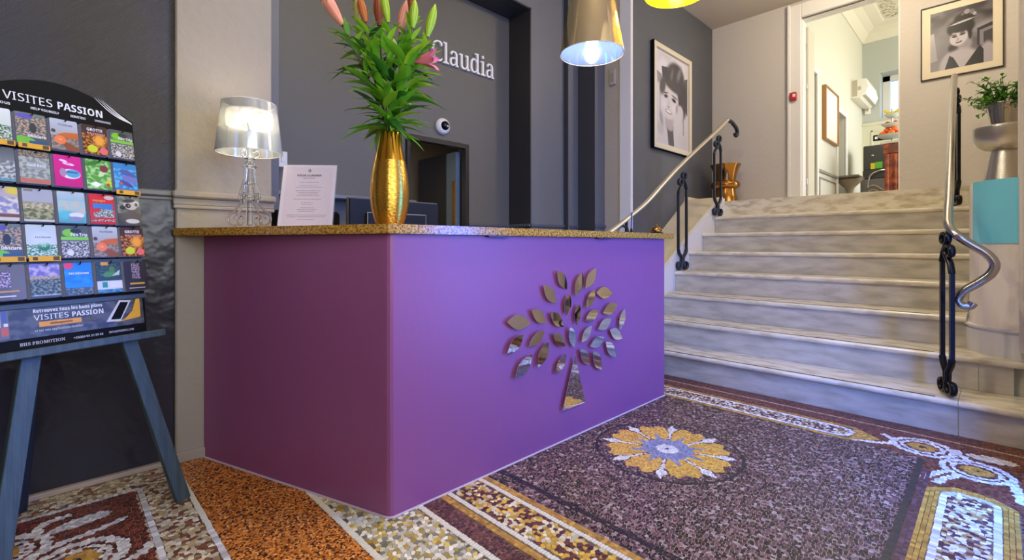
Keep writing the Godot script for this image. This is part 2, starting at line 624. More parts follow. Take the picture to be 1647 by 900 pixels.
# ---------------------------------------------------------------- the lobby shell
const ROOM_H := 3.86
func shell() -> void:
	var b := MB.new()
	# floor slab: the bed of mortar that the mosaic lies in
	b.bx(Vector3(-2.5, -0.12, -4.6), Vector3(3.42, 0, 0.85))
	var fl := struct("floor", b, M.grout_dark)
	b = MB.new()
	b.bx(Vector3(1.37, -0.01, -1.56), Vector3(2.925, 0.0004, -0.262))
	obj("mortar_bed", b, M.grout_light, fl)
	b = MB.new()
	b.bx(Vector3(-0.6, -0.01, -2.46), Vector3(0.25, 0.0004, -1.6))
	obj("mortar_bed", b, M.grout_light, fl)
	b = MB.new()
	b.bx(Vector3(-2.65, ROOM_H, -4.7), Vector3(6.3, ROOM_H + 0.15, 1.05))
	struct("ceiling", b, M.ceiling_paint)
	# left wall: woven paper above a rail, lacquer below
	var w := group_struct("wall_left")
	b = MB.new()
	b.bx(Vector3(-2.5, 1.25, -2.8), Vector3(0.41, ROOM_H, -2.65))
	obj("wallpaper", b, M.wallpaper, w)
	b = MB.new()
	b.bx(Vector3(-2.5, 0, -2.8), Vector3(0.41, 1.25, -2.65))
	obj("lacquered_wainscot", b, M.lacquer_wall, w)
	b = MB.new()
	b.bx(Vector3(-2.5, 1.222, -2.66), Vector3(0.405, 1.25, -2.628), 0.006)
	b.bx(Vector3(-2.5, 1.205, -2.66), Vector3(0.405, 1.222, -2.64), 0.004)
	struct("trim_1", b, mat("rail_paint", c8("77746f"), 0.4))
	b = MB.new()
	b.bx(Vector3(-2.5, 0, -2.66), Vector3(0.405, 0.022, -2.625), 0.004)
	struct("baseboard_left", b, mat("base_stone", c8("b5a596"), 0.5))
	# pale pier between that wall and the reception
	var pier := group_struct("wall_pier")
	b = MB.new()
	b.bx(Vector3(0.41, 0, -3.27), Vector3(0.82, ROOM_H, -2.62), 0.006)
	obj("pier_plaster", b, mat("pier_paint", c8("9f9685"), 0.75), pier)
	relief(M.pier_paint, noise(3, 0.02, FastNoiseLite.TYPE_SIMPLEX, 4, []), 0.25, 1.2)
	b = MB.new()
	b.bx(Vector3(0.395, 1.218, -2.64), Vector3(0.835, 1.25, -2.592), 0.008)
	b.bx(Vector3(0.40, 1.168, -2.64), Vector3(0.83, 1.185, -2.606), 0.005)
	b.bx(Vector3(0.40, 1.185, -2.64), Vector3(0.83, 1.218, -2.612), 0.004)
	obj("rail_moulding", b, M.pier_paint, pier)
	b = MB.new()
	b.bx(Vector3(0.405, 0, -2.64), Vector3(0.55, 0.05, -2.607), 0.006)
	obj("base_moulding", b, M.pier_paint, pier)
	# back of the reception: a wall with a shallow niche that holds a low door
	var bw := group_struct("wall_back")
	b = MB.new()
	b.bx(Vector3(0.5, 0, -3.58), Vector3(1.07, ROOM_H, -3.276))
	b.bx(Vector3(1.07, 3.38, -3.58), Vector3(3.46, ROOM_H, -3.276))
	b.bx(Vector3(3.46, 0, -3.58), Vector3(3.98, ROOM_H, -3.276))
	obj("wall_face", b, M.blue_grey_wall, bw)
	b = MB.new()
	b.bx(Vector3(0.5, 0, -3.7), Vector3(2.215, ROOM_H, -3.58))
	b.bx(Vector3(2.875, 0, -3.7), Vector3(4.0, ROOM_H, -3.58))
	b.bx(Vector3(2.215, 1.95, -3.7), Vector3(2.875, ROOM_H, -3.58))
	obj("niche_back", b, M.grey_wall, bw)
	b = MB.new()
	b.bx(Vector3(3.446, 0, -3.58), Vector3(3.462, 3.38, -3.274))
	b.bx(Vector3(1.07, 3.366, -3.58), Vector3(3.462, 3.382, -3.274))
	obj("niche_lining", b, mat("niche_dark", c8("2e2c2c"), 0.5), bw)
	b = MB.new()
	b.bx(Vector3(1.07, 1.36, -3.58), Vector3(1.12, 3.366, -3.5), 0.006)
	b.bx(Vector3(1.12, 1.36, -3.58), Vector3(1.16, 3.366, -3.54), 0.006)
	struct("trim_2", b, mat("niche_frame", c8("54534f"), 0.35))
	b = MB.new()
	b.bx(Vector3(1.07, 1.345, -3.58), Vector3(2.2, 1.375, -3.40), 0.004)
	struct("trim_3", b, mat("shelf_grey", c8("77756f"), 0.3))
	b = MB.new()
	b.bx(Vector3(2.9, 1.185, -3.585), Vector3(3.45, 1.215, -3.56), 0.005)
	b.bx(Vector3(3.455, 1.185, -3.285), Vector3(4.0, 1.215, -3.256), 0.005)
	b.bx(Vector3(3.43, 1.185, -3.57), Vector3(3.447, 1.215, -3.27), 0.004)
	b.bx(Vector3(4.0, 1.185, -3.22), Vector3(4.15, 1.215, -3.2), 0.004)
	b.bx(Vector3(4.15, 1.185, -2.995), Vector3(4.33, 1.215, -2.97), 0.004)
	struct("trim_4", b, mat("dado_grey", c8("55585f"), 0.4))
	# stepped jamb between the reception and the stairs
	var jb := group_struct("wall_jamb")
	b = MB.new()
	b.prism(PackedVector2Array([Vector2(3.98, 3.6), Vector2(3.98, 3.216), Vector2(4.15, 3.216), Vector2(4.15, 2.99), Vector2(4.33, 2.99), Vector2(4.33, 2.80), Vector2(4.42, 2.80), Vector2(4.42, 3.6)]), Vector3(0, 0, 0), Vector3.RIGHT, Vector3.FORWARD, ROOM_H)
	obj("stepped_pilaster", b, M.blue_grey_wall, jb)
	b = MB.new()
	b.bx(Vector3(3.972, 0, -3.272), Vector3(3.98, ROOM_H, -3.217))
	b.bx(Vector3(4.142, 0, -3.212), Vector3(4.15, ROOM_H, -2.991))
	obj("shaded_return", b, M.shade_paint, jb)  # shade on the faces turned from the blue light, put in as dark paint
	b = MB.new()
	b.bx(Vector3(4.322, 0, -2.988), Vector3(4.34, ROOM_H, -2.78))
	obj("beige_return", b, M.plaster, jb)
	b = MB.new()
	b.bx(Vector3(4.30, 0, -2.79), Vector3(4.34, ROOM_H, -2.648), 0.006)
	obj("white_architrave", b, M.white_paint, jb)
	# wall beside the stairs
	b = MB.new()
	b.bx(Vector3(4.34, 0, -2.8), Vector3(6.42, ROOM_H, -2.65))
	struct("wall_stairs", b, M.picture_wall)
	# wall at the head of the stairs with the doorway
	var hw := group_struct("wall_landing")
	b = MB.new()
	b.bx(Vector3(6.3, 1.3, -2.8), Vector3(6.42, 4.9, -1.6))
	b.bx(Vector3(6.3, 1.3, -0.71), Vector3(6.42, 4.9, 2.0))
	b.bx(Vector3(6.3, 3.64, -1.6), Vector3(6.42, 4.9, -0.71))
	obj("wall_face", b, mat("landing_wall", c8("c0bab2"), 0.7), hw)
	relief(M.landing_wall, noise(3, 0.02, FastNoiseLite.TYPE_SIMPLEX, 4, []), 0.15, 1.2)
	# right side: pier at the foot of the stairs, unseen wall towards the entrance, added to shade the lower steps
	b = MB.new()
	b.bx(Vector3(3.66, 0.42, 0.079), Vector3(3.95, ROOM_H, 0.9), 0.01)
	b.bx(Vector3(2.9, 0, 0.16), Vector3(3.66, ROOM_H, 0.9))
	struct("wall_right", b, mat("right_wall", c8("ddd2c2"), 0.7))
	b = MB.new()
	b.bx(Vector3(3.715, 0.1, 0.062), Vector3(3.96, 0.375, 0.9), 0.04)
	struct("trim_5", b, M.marble_riser)
	b = MB.new()
	b.bx(Vector3(3.9, 0, 0.62), Vector3(6.4, ROOM_H, 0.9))
	struct("wall_stairs_right", b, M.landing_wall)
	# entrance wall with a glazed door, behind the camera on the right
	var ew := group_struct("wall_front")
	b = MB.new()
	b.bx(Vector3(-2.5, 0, 0.45), Vector3(-0.7, ROOM_H, 0.6))
	b.bx(Vector3(-0.7, 0, 0.45), Vector3(1.3, 1.0, 0.6))
	b.bx(Vector3(-0.7, 2.8, 0.45), Vector3(1.3, ROOM_H, 0.6))
	b.bx(Vector3(1.3, 0, 0.45), Vector3(2.1, ROOM_H, 0.6))
	b.bx(Vector3(2.9, 0, 0.45), Vector3(3.0, ROOM_H, 0.6))
	b.bx(Vector3(2.1, 2.4, 0.45), Vector3(2.9, ROOM_H, 0.6))
	obj("wall_face", b, M.white_paint, ew)
	var d := group_struct("door_1")
	for k in 2:
		b = MB.new()
		var x0 := 2.1 + 0.40 * k
		b.bx(Vector3(x0, 0, 0.5), Vector3(x0 + 0.09, 2.4, 0.55), 0.008)
		b.bx(Vector3(x0 + 0.31, 0, 0.5), Vector3(x0 + 0.40, 2.4, 0.55), 0.008)
		b.bx(Vector3(x0 + 0.09, 0, 0.5), Vector3(x0 + 0.31, 0.2, 0.55), 0.008)
		b.bx(Vector3(x0 + 0.09, 2.3, 0.5), Vector3(x0 + 0.31, 2.4, 0.55), 0.008)
		obj("door_leaf", b, M.white_paint, d)
		b = MB.new()
		b.bx(Vector3(x0 + 0.09, 0.2, 0.52), Vector3(x0 + 0.31, 2.3, 0.526))
		obj("pane", b, M.window_glass, d)
	# wall behind the camera, and the added unseen window in the front wall
	b = MB.new()
	b.bx(Vector3(-2.65, 0, -4.7), Vector3(-2.5, ROOM_H, 0.85))
	struct("wall_street", b, M.plaster)
	var wn := group_struct("added_window_1")
	for q in [[-0.7, -0.62, 1.0, 2.8], [1.22, 1.3, 1.0, 2.8], [0.26, 0.34, 1.0, 2.8], [-0.62, 1.22, 1.0, 1.08], [-0.62, 1.22, 2.72, 2.8]]:
		b = MB.new()
		b.bx(Vector3(q[0], q[2], 0.5), Vector3(q[1], q[3], 0.55), 0.006)
		obj("window_bar", b, M.white_paint, wn)
	b = MB.new()
	b.bx(Vector3(-0.62, 1.08, 0.52), Vector3(1.22, 2.72, 0.525))
	obj("pane", b, M.window_glass, wn)
	# the closet behind the low door, under a sloping soffit
	var cl := group_struct("wall_closet")
	b = MB.new()
	b.bx(Vector3(1.4, 0, -4.7), Vector3(3.8, ROOM_H, -4.58))
	b.bx(Vector3(1.3, 0, -4.6), Vector3(1.42, ROOM_H, -3.7))
	b.bx(Vector3(3.7, 0, -4.6), Vector3(3.82, ROOM_H, -3.7))
	obj("closet_wall", b, mat("closet_paint", c8("8c8578"), 0.7), cl)
	b = MB.new()
	b.prism(PackedVector2Array([Vector2(1.42, 1.6), Vector2(3.7, 2.6), Vector2(3.7, 2.7), Vector2(1.42, 1.7)]), Vector3(0, 0, -4.58), Vector3.RIGHT, Vector3.UP, 0.88)
	obj("sloping_soffit", b, mat("soffit", c8("a39c8e"), 0.7), cl)
	var dr := group_struct("door_2")
	b = MB.new()
	b.bx(Vector3(2.2, 0, -3.62), Vector3(2.235, 1.965, -3.552), 0.004)
	b.bx(Vector3(2.845, 0, -3.62), Vector3(2.89, 1.965, -3.552), 0.004)
	b.bx(Vector3(2.235, 1.92, -3.62), Vector3(2.845, 1.965, -3.552), 0.004)
	obj("door_frame", b, M.black_paint, dr)
	b = MB.new()
	b.bx(Vector3(2.80, 0.02, -4.30), Vector3(2.84, 1.90, -3.80), 0.004)
	obj("door_leaf", b, M.black_paint, dr)
	b = MB.new()
	b.bx(Vector3(2.797, 0.02, -3.80), Vector3(2.843, 1.90, -3.64), 0.004)
	obj("door_stile", b, mat("blue_lit_edge", c8("5a6c7c"), 0.3), dr)  # blue light on the door edge, put into its colour
	b = MB.new()
	b.bx(Vector3(2.79, 1.2, -3.70), Vector3(2.842, 1.62, -3.655), 0.004)
	obj("lock_plate", b, M.brass, dr)

func back_room_shell() -> void:
	var b := MB.new()
	b.bx(Vector3(5.5, 1.3, -2.65), Vector3(6.42, 1.5, 0.62))
	b.bx(Vector3(6.3, 1.3, -1.8), Vector3(10.42, 1.5, 2.1))
	struct("floor_landing", b, M.marble_tread)
	var w := group_struct("wall_room_left")
	b = MB.new()
	b.bx(Vector3(6.42, 1.5, -1.8), Vector3(6.94, 4.9, -1.68))
	b.bx(Vector3(7.24, 1.5, -1.8), Vector3(8.4, 4.9, -1.68))
	b.bx(Vector3(8.95, 1.5, -1.8), Vector3(10.4, 4.9, -1.68))
	b.bx(Vector3(6.94, 3.25, -1.8), Vector3(7.24, 4.9, -1.68))
	b.bx(Vector3(8.4, 3.0, -1.8), Vector3(8.95, 4.9, -1.68))
	obj("wall_face", b, mat("room_wall", c8("cfcdbf"), 0.7), w)
	b = MB.new()
	b.bx(Vector3(7.3, 1.98, -1.69), Vector3(8.38, 2.02, -1.655), 0.006)
	b.bx(Vector3(7.4, 1.62, -1.69), Vector3(8.3, 1.64, -1.665), 0.004)
	b.bx(Vector3(7.4, 1.90, -1.69), Vector3(8.3, 1.92, -1.665), 0.004)
	b.bx(Vector3(7.4, 1.62, -1.69), Vector3(7.42, 1.92, -1.665), 0.004)
	b.bx(Vector3(8.28, 1.62, -1.69), Vector3(8.3, 1.92, -1.665), 0.004)
	obj("panel_moulding", b, mat("panel_mould", c8("8e8a80"), 0.5), w)
	# recesses of the two doorways in the left wall
	for q in [[6.94, 7.24, 3.25, "door_3"], [8.4, 8.95, 3.0, "door_4"]]:
		var d := group_struct(q[3])
		b = MB.new()
		b.bx(Vector3(q[0], 1.5, -2.1), Vector3(q[1], q[2], -2.06))
		b.bx(Vector3(q[0] - 0.03, 1.5, -2.06), Vector3(q[0], q[2], -1.79))
		b.bx(Vector3(q[1], 1.5, -2.06), Vector3(q[1] + 0.03, q[2], -1.79))
		b.bx(Vector3(q[0], q[2], -2.06), Vector3(q[1], q[2] + 0.03, -1.79))
		obj("recess", b, mat("recess_paint", c8("8f9384") if q[3] == "door_3" else c8("c3bf96"), 0.6), d)
		b = MB.new()
		for x in [q[0] - 0.06, q[1]]:
			b.bx(Vector3(x, 1.5, -1.69), Vector3(x + 0.06, q[2] + 0.06, -1.655), 0.006)
		b.bx(Vector3(q[0], q[2], -1.69), Vector3(q[1], q[2] + 0.06, -1.655), 0.006)
		obj("door_frame", b, M.white_paint, d)
	# end wall with a deep window
	var e := group_struct("wall_room_end")
	b = MB.new()
	b.bx(Vector3(10.3, 1.5, -1.8), Vector3(10.7, 3.2, 2.1))
	b.bx(Vector3(10.3, 3.2, -1.8), Vector3(10.7, 4.9, -1.43))
	b.bx(Vector3(10.3, 3.98, -1.43), Vector3(10.7, 4.9, 2.1))
	b.bx(Vector3(10.3, 3.2, -0.5), Vector3(10.7, 3.98, 2.1))
	obj("wall_face", b, mat("room_end_wall", c8("b4b9b4"), 0.7), e)
	b = MB.new()
	b.bx(Vector3(10.285, 1.5, -1.68), Vector3(10.305, 3.14, 1.0))
	b.bx(Vector3(10.265, 3.09, -1.68), Vector3(10.305, 3.14, 1.0), 0.006)
	b.bx(Vector3(10.27, 1.7, -1.55), Vector3(10.3, 3.0, -1.52), 0.005)
	b.bx(Vector3(10.27, 2.97, -1.55), Vector3(10.3, 3.0, -0.7), 0.005)
	obj("wainscot_panel", b, mat("wainscot_paint", c8("cfcdb8"), 0.6), e)
	var wn := group_struct("window_2")
	b = MB.new()
	b.bx(Vector3(10.58, 3.2, -1.43), Vector3(10.64, 3.98, -1.32), 0.006)
	b.bx(Vector3(10.58, 3.2, -0.6), Vector3(10.64, 3.98, -0.5), 0.006)
	b.bx(Vector3(10.58, 3.88, -1.43), Vector3(10.64, 3.98, -0.5), 0.006)
	b.bx(Vector3(10.58, 3.2, -1.0), Vector3(10.64, 3.98, -0.94), 0.006)
	obj("window_frame", b, M.white_paint, wn)
	b = MB.new()
	b.bx(Vector3(10.605, 3.2, -1.43), Vector3(10.61, 3.98, -0.5))
	obj("pane", b, M.window_glass, wn)
	# right side with tall windows, out of sight from the lobby
	var r := group_struct("wall_room_right")
	b = MB.new()
	b.bx(Vector3(6.42, 1.5, 2.0), Vector3(10.4, 1.85, 2.12))
	b.bx(Vector3(6.42, 4.15, 2.0), Vector3(10.4, 4.9, 2.12))
	b.bx(Vector3(6.42, 1.85, 2.0), Vector3(6.7, 4.15, 2.12))
	b.bx(Vector3(9.9, 1.85, 2.0), Vector3(10.4, 4.15, 2.12))
	obj("wall_face", b, M.room_wall, r)
	b = MB.new()
	b.bx(Vector3(6.7, 1.85, 2.05), Vector3(9.9, 4.15, 2.056))
	struct("window_3", b, M.window_glass)
	b = MB.new()
	b.bx(Vector3(6.3, 4.75, -1.8), Vector3(10.42, 4.9, 2.1))
	struct("ceiling_room", b, mat("room_ceiling", c8("d9d3c2"), 0.8))
	# cornice: a cove round the room and a garland of leaves on the ceiling
	var co := group_struct("trim_6")
	b = MB.new()
	var prof := PackedVector2Array([Vector2(0, 4.55), Vector2(0.02, 4.55), Vector2(0.03, 4.57), Vector2(0.05, 4.60), Vector2(0.10, 4.67), Vector2(0.20, 4.72), Vector2(0.34, 4.735), Vector2(0.36, 4.75), Vector2(0, 4.75)])
	b.prism(prof, Vector3(10.3, 0, -1.68), Vector3(0, 0, 1), Vector3.UP, 3.88)
	b.prism(prof, Vector3(10.3, 0, 2.0), Vector3(-1, 0, 0), Vector3.UP, 3.68)
	obj("cove", b, M.room_ceiling, co)
	b = MB.new()
	for i in 40:
		for side in 2:
			var s := 0.06 + i * 0.085
			for k in 3:
				var off := 0.50 + (k - 1) * 0.06 + 0.02 * sin(i * 2.0)
				var p := Vector3(10.3 - off - s, 4.74, -1.68 + off) if side == 0 else Vector3(10.3 - off, 4.74, -1.68 + off + s)
				var row := []
				for q in [Vector2(0.0, -0.02), Vector2(0.03, -0.014), Vector2(0.042, 0.0), Vector2(0.03, 0.012)]:
					row.append(Vector2(q.x, q.y))
				b.lathe(row, p, 6, 0.3, 3)
	obj("garland", b, mat("garland_paint", c8("c9c2b0"), 0.8), co)
	# door casing of the opening at the head of the stairs
	var dc := group_struct("door_5")
	b = MB.new()
	b.bx(Vector3(6.262, 1.5, -1.738), Vector3(6.3, 3.82, -1.60), 0.012)
	b.bx(Vector3(6.262, 3.655, -1.60), Vector3(6.3, 3.82, -0.70), 0.012)
	b.bx(Vector3(6.245, 1.5, -1.745), Vector3(6.29, 3.83, -1.71), 0.008)
	b.bx(Vector3(6.3, 1.5, -1.612), Vector3(6.43, 3.66, -1.594), 0.004)
	b.bx(Vector3(6.3, 1.5, -0.722), Vector3(6.43, 3.66, -0.706), 0.004)
	b.bx(Vector3(6.3, 3.636, -1.6), Vector3(6.43, 3.655, -0.71), 0.004)
	obj("door_frame", b, M.white_paint, dc)
	b = MB.new()
	b.box(Transform3D(Basis(Vector3.UP, deg_to_rad(2.0)), Vector3(6.68, 2.565, -1.612)), Vector3(0.31, 2.12, 0.035), 0.006)
	obj("door_leaf", b, mat("leaf_paint", c8("c5bfae"), 0.5), dc)
	b = MB.new()
	for y in [1.75, 2.9, 3.35]:
		b.lathe([Vector2(0.0, -0.04), Vector2(0.007, -0.04), Vector2(0.007, 0.04), Vector2(0.0, 0.04)], Vector3(6.44, y, -1.588), 8)
	obj("hinge", b, M.steel, dc)

# ---------------------------------------------------------------- mosaic floor
var cells := []          # Voronoi cells of one repeating patch, in cell units: [centre, polygon]
const PATCH := 20
var tv := PackedVector3Array()
var tn := PackedVector3Array()
var tc := PackedColorArray()
var ti := PackedInt32Array()
var single := 0          # tesserae built one by one so far

func make_cells() -> void:
	var r := RandomNumberGenerator.new()
	r.seed = 42
	var seeds := []
	for j in PATCH:
		for i in PATCH:
			seeds.append(Vector2(i + 0.5 + r.randf_range(-0.42, 0.42), j + 0.5 + r.randf_range(-0.42, 0.42)))
	for j in PATCH:
		for i in PATCH:
			var s: Vector2 = seeds[j * PATCH + i]
			var poly := [s + Vector2(-1, -1), s + Vector2(1, -1), s + Vector2(1, 1), s + Vector2(-1, 1)]
			for dj in range(-2, 3):
				for di in range(-2, 3):
					if di == 0 and dj == 0:
						continue
					var ni := i + di
					var nj := j + dj
					var o: Vector2 = seeds[posmod(nj, PATCH) * PATCH + posmod(ni, PATCH)] + Vector2(floorf(float(ni) / PATCH), floorf(float(nj) / PATCH)) * PATCH
					var mid := (s + o) / 2.0
					var d := o - s
					var res := []
					for k in poly.size():
						var a: Vector2 = poly[k]
						var b: Vector2 = poly[(k + 1) % poly.size()]
						var da := (a - mid).dot(d)
						var db := (b - mid).dot(d)
						if da <= 0.0:
							res.append(a)
						if (da < 0.0 and db > 0.0) or (da > 0.0 and db < 0.0):
							res.append(a.lerp(b, da / (da - db)))
					poly = res
			cells.append([s, poly])

func piece(ctr: Vector2, pts: Array, col: Color, y := 0.0024, gap := 0.0009) -> void:
	var k := pts.size()
	if k < 3:
		return
	var s := tv.size()
	for p in pts:
		var q: Vector2 = p
		var l := (q - ctr).length()
		var t: Vector2 = ctr + (q - ctr) * maxf(0.4, (l - gap) / maxf(l, 1e-5))
		tv.append(Vector3(t.x, y, t.y))
	for p in pts:
		var q: Vector2 = p
		var l := (q - ctr).length()
		var t: Vector2 = ctr + (q - ctr) * maxf(0.5, (l - gap * 0.6) / maxf(l, 1e-5))
		tv.append(Vector3(t.x, -0.0005, t.y))
	for i in k * 2:
		tn.append(Vector3.UP)
		tc.append(col)
	for i in range(1, k - 1):
		ti.append_array(PackedInt32Array([s, s + i, s + i + 1]))
	for i in k:
		var j := (i + 1) % k
		ti.append_array(PackedInt32Array([s + i, s + k + j, s + j, s + i, s + k + i, s + k + j]))

# colours are given as sRGB and stored as linear values
func lin(h: String, v := 0.0) -> Color:
	var c := Color.html(h)
	var k := 1.0 + v
	return Color(clampf(c.r * k, 0, 1), clampf(c.g * k, 0, 1), clampf(c.b * k, 0, 1)).srgb_to_linear()

func pick(list: Array) -> String:
	return list[rng.randi() % list.size()]

# chips of a region; fn(x, z) gives a colour name list or [] for none
func chips(x0: float, z0: float, x1: float, z1: float, size: float, fn: Callable, gap := 0.0009) -> void:
	var i0 := floori(x0 / size / PATCH)
	var i1 := floori(x1 / size / PATCH)
	var j0 := floori(z0 / size / PATCH)
	var j1 := floori(z1 / size / PATCH)
	for J in range(j0, j1 + 1):
		for I in range(i0, i1 + 1):
			var o := Vector2(I, J) * PATCH
			for cell in cells:
				var c: Vector2 = (cell[0] + o) * size
				if c.x < x0 or c.x > x1 or c.y < z0 or c.y > z1:
					continue
				# under the desk, or at the camera's feet outside the picture
				if c.x < 2.93 and (c.y < -1.545 and c.x > 0.885 or (c.x - 0.52) * 1.07 - (c.y + 2.62) * 0.368 > 0.0 and c.y < -1.55):
					continue
				if c.x * 0.698 - c.y * 0.716 < 1.36:
					continue
				var names: Array = fn.call(c.x, c.y)
				if names.is_empty():
					continue
				var pts := []
				for q in cell[1]:
					pts.append((q + o) * size)
				piece(c, pts, lin(pick(names), rng.randf_range(-0.14, 0.14)), 0.0022 + rng.randf_range(-0.0004, 0.0004), gap)

# a row of cut tiles along a polyline
func row(path: Array, width: float, step: float, names: Array, y := 0.0032, apart := false, m: StandardMaterial3D = null) -> void:
	for k in path.size() - 1:
		var a: Vector2 = path[k]
		var b: Vector2 = path[k + 1]
		var d := b - a
		var cnt := maxi(1, roundi(d.length() / step))
		var t := d.normalized()
		var s := Vector2(-t.y, t.x) * width / 2.0
		var w := d.length() / cnt
		for i in cnt:
			var p := a + t * w * i
			var q := p + t * w
			var c := (p + q) / 2.0
			if c.x * 0.698 - c.y * 0.716 < 1.36 or (c.y < -1.545 and c.x > 0.885 and c.x < 2.93):
				continue
			if (c.x - 0.52) * 1.07 - (c.y + 2.62) * 0.368 > 0.0 and c.y < -1.55 and c.x < 2.9:
				continue
			var j := rng.randf_range(-0.06, 0.06) * width
			var e := Vector2(t.y, -t.x) * j
			if apart and single < 300:
				single += 1
				var k2 := rng.randi() % 4
				var o := put("tessera", tile_meshes(width, w)[k2], m, get_node("floor"), Transform3D(Basis(Vector3.UP, -t.angle() + rng.randf_range(-0.04, 0.04)), Vector3(c.x + e.x, 0.001, c.y + e.y)))
				o.name = "tessera_%03d" % single
			else:
				piece(c, [p - s + e, q - s + e, q + s + e, p + s + e], lin(pick(names), rng.randf_range(-0.12, 0.12)), y, 0.0012)

var tm_cache := {}
func tile_meshes(width: float, w: float) -> Array:
	var key := "%.4f %.4f" % [width, w]
	if not tm_cache.has(key):
		var l := []
		for k in 4:
			var b := MB.new()
			b.box(Transform3D(), Vector3(w - 0.0018 - 0.0006 * (k % 2), 0.0048, width - 0.0016 + 0.001 * (k / 2)), 0.0009)
			l.append(b.mesh())
		tm_cache[key] = l
	return tm_cache[key]

func seg_dist(p: Vector2, path: Array) -> float:
	var best := 9.0
	for k in path.size() - 1:
		var c := Geometry2D.get_closest_point_to_segment(p, path[k], path[k + 1])
		best = minf(best, p.distance_to(c))
	return best

const WHITE := ["ddd6c8", "d3cdc4", "e4dfd2", "c9c4bc"]
const GOLD := ["b98a3a", "c2943c", "a87a30", "b5883f"]
const BROWN := ["6b3a2a", "7a4030", "5a2c24", "4a2620", "7d4a38"]
const FIELD := ["5b3f3f", "6a4848", "4a3436", "745252", "2b2123", "221d1f", "86685f", "543a3e", "a08c82", "36262a", "2a2022"]

